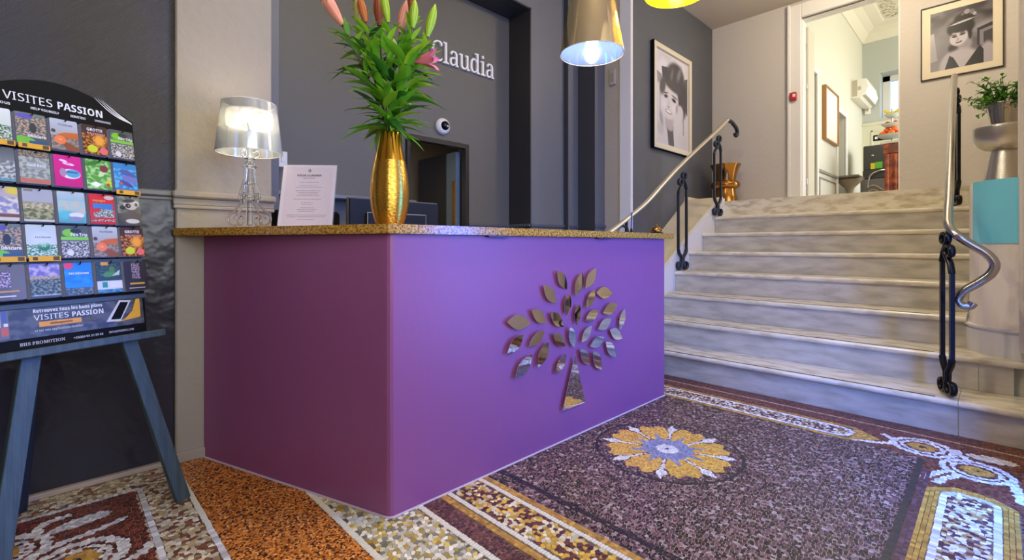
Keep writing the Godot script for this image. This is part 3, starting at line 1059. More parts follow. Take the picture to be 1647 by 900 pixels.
func floor_mosaic() -> void:
	make_cells()
	var rc := Vector2(2.166, -1.133)
	# the dark field, the rosette left free
	chips(1.452, -1.56, 2.925, -0.256, 0.0118, func(x, z):
		return [] if Vector2(x, z).distance_to(rc) < 0.352 else FIELD, 0.0017)
	# rosette: yellow petals, white arrows between them, a blue-grey star round a white eye, a dotted black ring
	chips(1.8, -1.5, 2.54, -0.76, 0.0078, func(x, z):
		var d := Vector2(x, z) - rc
		var r := d.length()
		if r > 0.352:
			return []
		if r < 0.011:
			return ["2b2626"]
		if r < 0.052:
			return ["d8d4cc", "e2ded6", "cfcac4"]
		var a := rad_to_deg(d.angle())
		var pa: float = abs(fposmod(a + 22.5, 45.0) - 22.5)          # from the middle of a petal
		var aa: float = 22.5 - pa                                    # from the axis of an arrow
		var side := r * sin(deg_to_rad(aa))
		if r > 0.332 and r < 0.347:
			return ["2a2728", "222022"]
		# arrow: shaft, then head
		if aa < 12.0 and r > 0.125 and r < 0.225 and side < 0.0055 + 0.015 * (r - 0.125):
			return WHITE
		if r > 0.225 and r < 0.318 and side < 0.026 * (1.0 - absf(r - 0.262) / 0.058):
			return WHITE
		var spike := 0.118 + 0.075 * maxf(0.0, 1.0 - pa / 7.0)
		if r < spike:
			return ["8488a0", "7a7f98", "9498ac", "6f7490"]
		var lobe := 0.297 - 0.030 * absf(pa - 8.0) / 8.0
		if r < lobe and side > 0.009 + 0.024 * clampf((r - 0.21) / 0.05, 0.0, 1.0):
			return ["cf9c3a", "d8a848", "c08c30", "dbb058"]
		if r < 0.15 and side > 0.012:
			return ["cf9c3a", "d8a848", "c08c30", "dbb058"]
		return FIELD, 0.0009)
	# the panel at the near side: stripes along z
	var SP1 := ["e0d8b8", "d8cfae", "e6e0c6", "c9b25a", "bd9a3a", "8f8a6c", "7c7a66", "d9d1b4", "cfc7a4", "a8965a"]
	var SP2 := ["5a2f2a", "6a3a34", "dccfa6", "d0a63c", "d6ae48", "d8cda8", "4e2a28", "c69a34"]
	var BR := ["5a342c", "6a3e34", "4a2c28", "7a5044"]
	chips(0.765, -1.95, 0.998, -0.4, 0.0165, func(_x, _z): return SP1, 0.0017)
	chips(1.026, -1.56, 1.105, -0.4, 0.0112, func(_x, _z): return BR, 0.0017)
	chips(1.166, -1.56, 1.300, -0.4, 0.0150, func(_x, _z): return SP2, 0.0017)
	chips(1.352, -1.56, 1.452, -0.4, 0.0118, func(_x, _z): return FIELD, 0.0016)
	row([Vector2(0.750, -2.0), Vector2(0.750, -1.2)], 0.024, 0.0115, WHITE, 0.0032, true, M.tessera_ivory)
	row([Vector2(1.012, -1.56), Vector2(1.012, -0.9)], 0.024, 0.0115, WHITE, 0.0032, true, M.tessera_ivory)
	row([Vector2(1.150, -1.56), Vector2(1.150, -0.9)], 0.022, 0.0125, WHITE, 0.0032, true, M.tessera_ivory)
	for k in 2:
		row([Vector2(1.113 + 0.0135 * k, -1.56), Vector2(1.113 + 0.0135 * k, -0.6)], 0.0125, 0.014, GOLD)
		row([Vector2(1.334 + 0.0135 * k, -1.56), Vector2(1.334 + 0.0135 * k, -0.6)], 0.0125, 0.014, GOLD)
		row([Vector2(1.421 + 0.0135 * k, -1.56), Vector2(1.421 + 0.0135 * k, -0.6)], 0.011, 0.016, ["2a2628", "332c2e"])
	row([Vector2(1.314, -1.56), Vector2(1.314, -0.7)], 0.022, 0.0125, WHITE, 0.0032, true, M.tessera_ivory)
	# orange terrazzo between the pier and the desk
	chips(0.416, -2.62, 0.738, -1.2, 0.0068, func(_x, _z): return ["d07c2e", "dc8a38", "c47026", "e09448", "b86622", "8a5024", "5e381c", "cc7a2e", "e8a058", "4a2c1a"], 0.0005)
	row([Vector2(0.404, -2.62), Vector2(0.404, -1.4)], 0.020, 0.0115, WHITE, 0.0032, true, M.tessera_ivory)
	# right border: black line, gold and white frame, speckled panel
	row([Vector2(1.85, -0.250), Vector2(2.915, -0.250)], 0.024, 0.0135, ["2a2a2c"], 0.0034, true, M.tessera_black)
	for k in 2:
		row([Vector2(1.85, -0.228 + 0.0155 * k), Vector2(2.80, -0.228 + 0.0155 * k)], 0.0145, 0.0165, ["54363a", "62424a", "4a3034"])
	row([Vector2(1.9, -0.151), Vector2(2.575, -0.151), Vector2(2.612, -0.115), Vector2(2.606, -0.03), Vector2(2.58, 0.0), Vector2(1.9, 0.0)], 0.023, 0.0125, WHITE, 0.0034)
	for k in 3:
		var o := 0.0145 * k
		row([Vector2(1.9, -0.171 - o), Vector2(2.59, -0.171 - o), Vector2(2.632 + o, -0.12), Vector2(2.626 + o, -0.02), Vector2(2.59, 0.020 + o), Vector2(1.9, 0.020 + o)], 0.0135, 0.0165, GOLD)
	chips(1.9, -0.139, 2.60, -0.012, 0.0142, func(x, z):
		return [] if x > 2.57 and absf(z + 0.075) > 0.05 else ["ddd6c4", "d2cab8", "5a343c", "66404a", "a98a52", "b5965c", "4e2e36", "e2dccc"], 0.0012)
	# border along the stairs: a long speckled panel, then a guilloche that turns the corner
	var Rings := [Vector2(3.09, -0.262), Vector2(2.93, -0.066), Vector2(2.72, 0.17)]
	var tails := [
		[Vector2(2.962, -0.525), Vector2(2.985, -0.455), Vector2(3.02, -0.40), Vector2(3.07, -0.365)],
		[Vector2(3.20, -0.50), Vector2(3.165, -0.43), Vector2(3.11, -0.375)],
		[Vector2(2.69, -0.222), Vector2(2.76, -0.200), Vector2(2.83, -0.165)],
		[Vector2(2.655, -0.185), Vector2(2.74, -0.165), Vector2(2.82, -0.12)],
		[Vector2(2.87, 0.05), Vector2(2.78, 0.055), Vector2(2.68, 0.07), Vector2(2.60, 0.10)],
		[Vector2(3.06, -0.10), Vector2(3.10, -0.125), Vector2(3.15, -0.14)]]
	var guilloche := func(x, z):
		var p := Vector2(x, z)
		for k in Rings.size():
			var r := p.distance_to(Rings[k])
			if r < 0.010:
				return ["2e2420"]
			if r < 0.052:
				return GOLD
			if r < 0.068:
				return BROWN
			if r < 0.086:
				return WHITE
			if r < 0.098:
				return BROWN
			if r < 0.126:
				return WHITE
		for t in tails:
			if seg_dist(p, t) < 0.0145:
				return WHITE
		var e := (p - Vector2(3.135, -0.02)).rotated(-1.5)
		if Vector2(e.x / 0.085, e.y / 0.042).length() < 1.0:
			return ["cfc4a8", "d8cdb2", "c4b89c"]
		return BROWN
	chips(2.948, -2.2, 3.40, -0.425, 0.0118, func(x, z):
		if x > 3.155:
			return BROWN
		if z > -0.56 and Vector2((x - 3.04) / 0.09, (z + 0.56) / 0.03).length() > 1.0:
			for t in tails:
				if seg_dist(Vector2(x, z), t) < 0.0145:
					return WHITE
			return BROWN if absf(x - 3.045) > 0.105 * (-0.425 - z) / 0.135 + 0.005 else GOLD
		return ["ddd6c4", "5a343c", "66404a", "a98a52", "4e2e36", "d8d0c0"] if x > 2.985 and x < 3.105 else [], 0.0011)
	chips(2.66, -0.425, 3.40, 0.15, 0.0118, func(x, z):
		return guilloche.call(x, z) if x > 2.925 or z > -0.265 else [], 0.0011)
	chips(2.2, -0.235, 2.67, 0.15, 0.0118, func(x, z):
		var dz: float = absf(z + 0.075)
		if dz < 0.138 and x < 2.672 - 0.89 * maxf(0.0, dz - 0.045):
			return []
		return BROWN, 0.0011)
	row([Vector2(2.942, -2.2), Vector2(2.942, -0.55), Vector2(3.045, -0.43), Vector2(3.148, -0.55), Vector2(3.148, -2.2)], 0.016, 0.016, GOLD)
	row([Vector2(2.975, -2.2), Vector2(2.975, -0.60), Vector2(3.0, -0.555), Vector2(3.045, -0.54), Vector2(3.09, -0.555), Vector2(3.115, -0.60), Vector2(3.115, -2.2)], 0.018, 0.0135, WHITE)
	row([Vector2(3.275, -2.2), Vector2(3.275, 0.12)], 0.012, 0.014, ["b8a68c", "a89478"])
	# left corner: speckled margin, a white line, a guilloche with leaves
	var SP3 := ["d8cba6", "cdbd94", "b99a62", "8c5a40", "7a4a3c", "dcd2b4", "a8926a", "c9b88c"]
	chips(-0.75, -2.625, 0.394, -2.475, 0.0150, func(_x, _z): return SP3, 0.0012)
	chips(0.272, -2.475, 0.394, -1.3, 0.0150, func(_x, _z): return SP3, 0.0012)
	row([Vector2(-0.7, -2.462), Vector2(0.262, -2.462), Vector2(0.258, -1.6)], 0.020, 0.0135, WHITE)
	var LR := [Vector2(0.065, -2.035), Vector2(-0.12, -2.235)]
	var lt := [
		[Vector2(0.19, -2.235), Vector2(0.12, -2.205), Vector2(0.03, -2.195), Vector2(-0.05, -2.15)],
		[Vector2(0.04, -2.40), Vector2(-0.02, -2.385), Vector2(-0.035, -2.33), Vector2(-0.03, -2.28), Vector2(-0.06, -2.22)],
		[Vector2(0.24, -1.98), Vector2(0.21, -1.94), Vector2(0.17, -1.93)]]
	chips(-0.5, -2.452, 0.247, -1.6, 0.0122, func(x, z):
		var p := Vector2(x, z)
		for k in 2:
			var r := p.distance_to(LR[k])
			if r < 0.010:
				return ["2e2420"]
			if r < 0.052:
				return GOLD
			if r < 0.066:
				return WHITE if r < 0.060 else BROWN
			if r < 0.082:
				return WHITE
			if r < 0.096:
				return BROWN
			if r < 0.128:
				return WHITE
		for t in lt:
			if seg_dist(p, t) < 0.0145:
				return WHITE
		var e := (p - Vector2(0.08, -2.315)).rotated(0.12)
		if Vector2(e.x / 0.085, e.y / 0.036).length() < 1.0:
			return ["cdc8be", "d8d3c8", "c0bbb2"]
		return ["6b3020", "7a3826", "5a2818", "4a2018", "863e28"], 0.0012)
	var a := []
	a.resize(Mesh.ARRAY_MAX)
	a[Mesh.ARRAY_VERTEX] = tv
	a[Mesh.ARRAY_NORMAL] = tn
	a[Mesh.ARRAY_COLOR] = tc
	a[Mesh.ARRAY_INDEX] = ti
	var m := ArrayMesh.new()
	m.add_surface_from_arrays(Mesh.PRIMITIVE_TRIANGLES, a)
	var o := put("small_tesserae", m, M.tessera, get_node("floor"))
	o.set_meta("kind", "stuff")
	print("mosaic vertices ", tv.size(), " single ", single)

# ---------------------------------------------------------------- marble stairs
const RISE := 0.1875
const RUN := 0.305
const NOSE := 3.38
func slab_tread(n: int, z0: float, z1: float) -> MB:
	var b := MB.new()
	var x0 := NOSE + RUN * (n - 1)
	var y := RISE * n
	var x1: float = x0 + RUN + 0.03 if n < 8 else x0 + 0.32
	var th := 0.036
	var p := PackedVector2Array()
	for k in 9:
		var an := -PI / 2 - PI * k / 8.0
		p.append(Vector2(x0 + th / 2 + cos(an) * th / 2, y - th / 2 + sin(an) * th / 2))
	p.append(Vector2(x1, y))
	p.append(Vector2(x1, y - th))
	b.prism(p, Vector3(0, 0, z0), Vector3.RIGHT, Vector3.UP, z1 - z0)
	return b

func staircase() -> void:
	var t := group_struct("staircase")
	for n in range(1, 9):
		var zl := -2.17
		var zr := -0.135
		var cuts := [zl, zr]
		if n == 1:
			cuts = [zl, -0.145, 0.155]
		elif n == 2:
			cuts = [zl, 0.10]
		for k in cuts.size() - 1:
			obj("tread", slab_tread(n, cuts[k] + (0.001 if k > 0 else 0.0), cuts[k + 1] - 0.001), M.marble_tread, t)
		if n == 2:
			cuts = [zl, -0.075, 0.062]
		var x := NOSE + 0.025 + RUN * (n - 1)
		for k in cuts.size() - 1:
			var b := MB.new()
			b.bx(Vector3(x, RISE * (n - 1), cuts[k] + (0.0015 if k > 0 else 0.0)), Vector3(x + 0.03, RISE * n - 0.034, cuts[k + 1] - 0.0015), 0.002)
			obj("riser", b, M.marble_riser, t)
	# black anti-slip strips let into the lowest treads
	for q in [[1, -2.1, -0.235], [2, -2.1, -0.26], [3, -2.1, -0.30]]:
		var b := MB.new()
		var x: float = NOSE + 0.022 + RUN * (q[0] - 1)
		b.bx(Vector3(x, RISE * q[0] - 0.001, q[1]), Vector3(x + 0.012, RISE * q[0] + 0.0015, q[2]))
		obj("anti_slip_strip", b, M.black_plastic, t)
	# left: white stringer along the steps and a sloping ledge behind it
	var s := group_struct("wall_stringer")
	var b := MB.new()
	b.prism(PackedVector2Array([Vector2(2.96, -0.02), Vector2(3.05, 0.06), Vector2(3.25, 0.25), Vector2(4.66, 1.114), Vector2(5.19, 1.415), Vector2(5.36, 1.50), Vector2(5.50, 1.53), Vector2(5.50, -0.02)]), Vector3(0, 0, -2.21), Vector3.RIGHT, Vector3.UP, 0.038)
	obj("skirting", b, M.white_paint, s)
	b = MB.new()
	b.prism(PackedVector2Array([Vector2(3.15, 0.0), Vector2(3.42, 0.155), Vector2(5.14, 1.295), Vector2(5.50, 1.535), Vector2(5.56, 1.555), Vector2(5.56, 0.0)]), Vector3(0, 0, -2.65), Vector3.RIGHT, Vector3.UP, 0.435)
	obj("sloping_ledge", b, M.cream_paint, s)
	b = MB.new()
	b.bx(Vector3(5.5, 1.5, -2.66), Vector3(6.3, 1.585, -2.632), 0.006)
	struct("baseboard_landing", b, M.cream_paint)

# ---------------------------------------------------------------- reception desk
func desk() -> void:
	var d := thing("reception_desk", "large purple painted reception desk with an obtuse corner, standing on the mosaic floor", "desk")
	var outer := PackedVector2Array([Vector2(0.520, 2.615), Vector2(0.880, 1.575), Vector2(0.884, 1.564), Vector2(0.892, 1.555), Vector2(0.903, 1.55), Vector2(2.925, 1.55), Vector2(2.925, 2.0), Vector2(2.885, 2.0), Vector2(2.885, 1.59), Vector2(0.92, 1.59), Vector2(0.56, 2.615)])
	var b := MB.new()
	b.prism(outer, Vector3(0, 0.004, 0), Vector3.RIGHT, Vector3.FORWARD, 1.037)
	obj("body", b, M.purple_paint, d)
	# bead of filler where the desk meets the floor
	b = MB.new()
	b.tube([Vector3(0.517, 0.003, -2.615), Vector3(0.878, 0.003, -1.572), Vector3(0.889, 0.003, -1.552), Vector3(0.905, 0.003, -1.546), Vector3(2.929, 0.003, -1.546), Vector3(2.929, 0.003, -2.0)], 0.005, 6)
	obj("floor_joint", b, mat("joint_filler", c8("c4aeb4"), 0.6), d)
	# brackets below the overhanging top
	b = MB.new()
	for x in [1.35, 2.15]:
		b = MB.new()
		b.bx(Vector3(x, 1.034, -1.555), Vector3(x + 0.12, 1.042, -1.526))
		obj("bracket", b, mat("purple_dark", c8("4a2046"), 0.4), d)
	# inner working surface, a low desk of its own
	b = MB.new()
	b.bx(Vector3(0.97, 0.70, -2.35), Vector3(2.88, 0.74, -1.60), 0.004)
	b.bx(Vector3(0.86, 0.70, -3.1), Vector3(2.2, 0.74, -2.35), 0.004)
	var wd := thing("work_desk", "low dark work desk standing behind the purple reception desk", "desk")
	obj("work_surface", b, M.dark_plastic, wd)
	b = MB.new()
	b.bx(Vector3(2.1, 0.0, -3.05), Vector3(2.14, 0.70, -2.4))
	obj("side_panel", b, M.dark_plastic, wd)
	b = MB.new()
	b.bx(Vector3(0.86, 0.0, -3.05), Vector3(0.90, 0.70, -2.7))
	obj("side_panel", b, M.dark_plastic, wd)
	# tree of mirror pieces on the front
	var t := thing("mirror_tree", "tree of small leaf shaped mirrors with a mirror trunk on the purple desk front", "wall decoration")
	var leaves := [Vector4(1.802,0.874,1.883,0.774), Vector4(2.008,0.858,1.949,0.735), Vector4(2.128,0.876,2.033,0.767), Vector4(1.702,0.807,1.797,0.711), Vector4(2.135,0.740,2.284,0.728), Vector4(2.121,0.759,2.040,0.663), Vector4(1.897,0.755,1.875,0.642), Vector4(2.334,0.661,2.195,0.623), Vector4(2.417,0.626,2.356,0.508), Vector4(2.153,0.643,2.031,0.598), Vector4(1.975,0.697,1.959,0.585), Vector4(2.278,0.582,2.146,0.540), Vector4(1.753,0.669,1.853,0.589), Vector4(1.618,0.696,1.722,0.623), Vector4(1.459,0.657,1.611,0.635), Vector4(2.262,0.522,2.386,0.457), Vector4(1.564,0.588,1.458,0.512), Vector4(1.708,0.589,1.602,0.525), Vector4(1.773,0.564,1.867,0.488), Vector4(1.901,0.585,1.944,0.469), Vector4(2.091,0.566,1.996,0.489), Vector4(2.206,0.486,2.074,0.457), Vector4(2.221,0.460,2.322,0.360), Vector4(1.739,0.532,1.660,0.417), Vector4(1.623,0.486,1.508,0.393), Vector4(1.872,0.449,1.792,0.360), Vector4(1.986,0.456,2.074,0.359), Vector4(2.098,0.428,2.184,0.308)]
	for k in leaves.size():
		var l: Vector4 = leaves[k]
		var p := Vector2(l.x, l.y)
		var q := Vector2(l.z, l.w)
		var len := p.distance_to(q)
		var poly := PackedVector2Array()
		for i in 13:
			var s := float(i) / 12.0
			poly.append(Vector2((s - 0.5) * len, 0.25 * len * sin(PI * pow(s, 0.95)) * (1.0 - 0.15 * s)))
		for i in range(11, 0, -1):
			var s := float(i) / 12.0
			poly.append(Vector2((s - 0.5) * len, -0.21 * len * sin(PI * s)))
		var tilt := Basis.from_euler(Vector3(rng.randf_range(-0.035, 0.035), rng.randf_range(-0.035, 0.035), (q - p).angle()))
		var c := (p + q) / 2.0
		b = MB.new()
		b.prism(poly, Vector3(0, 0, -0.0015), Vector3.RIGHT, Vector3.UP, 0.003)
		var o := obj("mirror_leaf", b, M.mirror, t, Transform3D(tilt, Vector3(c.x, c.y, -1.529)))
		b = MB.new()
		b.lathe([Vector2(0.0, -0.01), Vector2(0.006, -0.01), Vector2(0.006, 0.01), Vector2(0.0, 0.01)], Vector3.ZERO, 10)
		obj("standoff", b, M.mirror_edge, o, Transform3D(Basis(Vector3.RIGHT, PI / 2), Vector3(0, 0, -0.0115)))
	b = MB.new()
	b.prism(PackedVector2Array([Vector2(1.946, 0.431), Vector2(1.846, 0.168), Vector2(2.033, 0.166)]), Vector3(0, 0, -1.532), Vector3.RIGHT, Vector3.UP, 0.004)
	var tr := obj("mirror_trunk", b, M.mirror, t)
	for q in [Vector2(1.94, 0.33), Vector2(1.9, 0.2), Vector2(1.98, 0.2)]:
		b = MB.new()
		b.bx(Vector3(q.x - 0.006, q.y - 0.006, -1.5505), Vector3(q.x + 0.006, q.y + 0.006, -1.5315))
		obj("standoff", b, M.mirror_edge, tr)

func countertop() -> void:
	var poly := PackedVector2Array([Vector2(0.40, 2.61), Vector2(0.862, 1.545), Vector2(0.87, 1.53), Vector2(0.885, 1.52), Vector2(3.0, 1.52), Vector2(3.005, 1.525), Vector2(3.005, 2.02), Vector2(1.22, 2.02), Vector2(0.96, 2.61)])
	var b := MB.new()
	var steps := [[0.0, -0.004], [0.004, 0.0], [0.029, 0.0], [0.0335, -0.004]]
	# rounded arrises: three stacked slices
	var off := Geometry2D.offset_polygon(poly, -0.003)
	var inner: PackedVector2Array = off[0] if off.size() > 0 else poly
	b.prism(inner, Vector3(0, 1.042, 0), Vector3.RIGHT, Vector3.FORWARD, 0.003)
	b.prism(poly, Vector3(0, 1.045, 0), Vector3.RIGHT, Vector3.FORWARD, 0.029)
	b.prism(inner, Vector3(0, 1.074, 0), Vector3.RIGHT, Vector3.FORWARD, 0.003)
	var o := obj("countertop", b, M.granite)
	tag(o, "polished golden brown granite worktop lying on the purple desk", "worktop")

# ---------------------------------------------------------------- railings
func spiral(c: Vector2, r0: float, r1: float, a0: float, a1: float, k := 18) -> Array:
	var l := []
	for i in k + 1:
		var s := float(i) / k
		var a := lerpf(a0, a1, s)
		l.append(c + Vector2(cos(a), sin(a)) * lerpf(r0, r1, s))
	return l

func lift(path: Array, z: float) -> Array:
	var l := []
	for p in path:
		l.append(Vector3(p.x, p.y, z))
	return l

# one wrought panel: two bars that part at the foot into two scrolls and meet in two scrolls under the rail; p, q the bars in plan (x, z), y0 the foot, y1 the rail
func wrought_panel(parent: Node, m: Material, p: Vector2, q: Vector2, y0: float, y1: float, r: float) -> void:
	var w := p.distance_to(q)
	var o := Vector3((p.x + q.x) / 2.0, 0, (p.y + q.y) / 2.0)
	var e := Vector3(q.x - p.x, 0, q.y - p.y).normalized()
	var nrm := e.cross(Vector3.UP)
	var yb := y0 + 0.20
	var yt := y1 - 0.24
	var node := Node3D.new()
	node.name = numbered("baluster", parent)
	parent.add_child(node, true)
	var lay := func(path: Array) -> Array:
		var l := []
		for k in path:
			l.append(o + e * k.x + Vector3.UP * k.y)
		return l
	for s in [-1.0, 1.0]:
		var bx: float = s * w / 2.0
		var b := MB.new()
		b.tube(lay.call([Vector2(bx, yb), Vector2(bx, yt + (0.06 if s > 0 else 0.0))]), r * 1.3, 4, true, Vector2(1, 1), nrm)
		obj("bar", b, m, node)
		# foot: the bar bends to the middle and curls outwards
		var path := [Vector2(bx, yb + 0.005), Vector2(bx - s * w * 0.10, yb - 0.03), Vector2(s * w * 0.10, yb - 0.07), Vector2(s * w * 0.08, yb - 0.11)]
		var c := Vector2(s * w * 0.42, y0 + 0.058)
		path.append_array(spiral(c, 0.052, 0.020, PI if s > 0 else 0.0, (PI + 5.0) if s > 0 else -5.0))
		b = MB.new()
		b.tube(lay.call(path), r, 6, true, Vector2(1.6, 1), nrm)
		obj("foot_scroll", b, m, node)
		# head: S curve into a scroll
		var hc := Vector2(s * w * 0.26, y1 - (0.13 if s < 0 else 0.06))
		var hp := [Vector2(bx, yt + (0.06 if s > 0 else 0.0)), Vector2(bx - s * w * 0.15, yt + 0.05 + (0.06 if s > 0 else 0.0)), Vector2(0, hc.y - 0.02)]
		hp.append_array(spiral(hc, 0.046, 0.016, PI if s > 0 else 0.0, (PI - 5.0) if s > 0 else 5.0))
		b = MB.new()
		b.tube(lay.call(hp), r, 6, true, Vector2(1.6, 1), nrm)
		obj("head_scroll", b, m, node)

func smooth_path(pts: Array, k := 6) -> Array:
	var l := []
	for i in pts.size() - 1:
		var p0: Vector3 = pts[max(i - 1, 0)]
		var p1: Vector3 = pts[i]
		var p2: Vector3 = pts[i + 1]
		var p3: Vector3 = pts[min(i + 2, pts.size() - 1)]
		for j in k:
			l.append(p1.cubic_interpolate(p2, p0, p3, float(j) / k))
	l.append(pts[-1])
	return l

func railings() -> void:
	var t := thing("stair_railing", "wrought iron railing with a brass handrail, left of the steps behind the desk", "railing", Transform3D(), "stair railings")
	var b := MB.new()
	var z := -2.15
	var path := smooth_path([Vector3(2.98, 1.02, z), Vector3(3.216, 1.119, z), Vector3(3.472, 1.239, z), Vector3(3.744, 1.376, z), Vector3(4.019, 1.553, z), Vector3(4.321, 1.741, z), Vector3(4.725, 1.971, z), Vector3(5.181, 2.225, z), Vector3(5.521, 2.425, z)])
	b.tube(path, 0.021, 8, true, Vector2(0.8, 1.2))
	obj("handrail", b, M.rail_metal, t)
	b = MB.new()
	path = smooth_path([Vector3(5.515, 2.420, z), Vector3(5.62, 2.425, z), Vector3(5.72, 2.40, z), Vector3(5.79, 2.37, z), Vector3(5.815, 2.32, z), Vector3(5.78, 2.285, z), Vector3(5.74, 2.30, z)])
	b.tube(path, 0.022, 8)
	obj("handrail_curl", b, M.wrought_iron, t)
	wrought_panel(t, M.wrought_iron, Vector2(4.334, z), Vector2(4.503, z), 0.752, 1.735, 0.0115)
	wrought_panel(t, M.wrought_iron, Vector2(5.165, z), Vector2(5.335, z), 1.314, 2.225, 0.0115)
	b = MB.new()
	var sc := [Vector2(3.28, 1.135), Vector2(3.36, 1.16), Vector2(3.43, 1.145)]
	sc.append_array(spiral(Vector2(3.40, 1.075), 0.06, 0.02, 0.9, -4.5))
	b.tube(lift(sc, z), 0.012, 6)
	b.tube([Vector3(3.42, 0.19, z), Vector3(3.42, 1.20, z)], 0.013, 4)
	obj("foot_post", b, M.wrought_iron, t)
	t = thing("stair_railing", "wrought iron railing, right of the steps, its steel handrail ending in a curl", "railing", Transform3D(), "stair railings")
	b = MB.new()
	path = smooth_path([Vector3(5.5, 2.437, -0.259), Vector3(4.6, 1.835, -0.23), Vector3(3.85, 1.335, -0.202), Vector3(3.62, 1.175, -0.196), Vector3(3.50, 1.10, -0.186), Vector3(3.45, 1.05, -0.150), Vector3(3.45, 1.0, -0.095), Vector3(3.45, 0.955, -0.04), Vector3(3.45, 0.905, -0.012), Vector3(3.45, 0.855, -0.025), Vector3(3.45, 0.805, -0.072), Vector3(3.45, 0.762, -0.122), Vector3(3.455, 0.715, -0.150), Vector3(3.46, 0.683, -0.135), Vector3(3.465, 0.680, -0.105), Vector3(3.465, 0.700, -0.092)], 8)
	b.tube(path, 0.0215, 10)
	obj("handrail", b, M.steel, t)
	wrought_panel(t, M.wrought_iron_dark, Vector2(3.415, -0.170), Vector2(3.52, -0.214), 0.188, 1.09, 0.0105)
	wrought_panel(t, M.wrought_iron_dark, Vector2(5.22, -0.22), Vector2(5.33, -0.25), 1.314, 2.30, 0.0115)

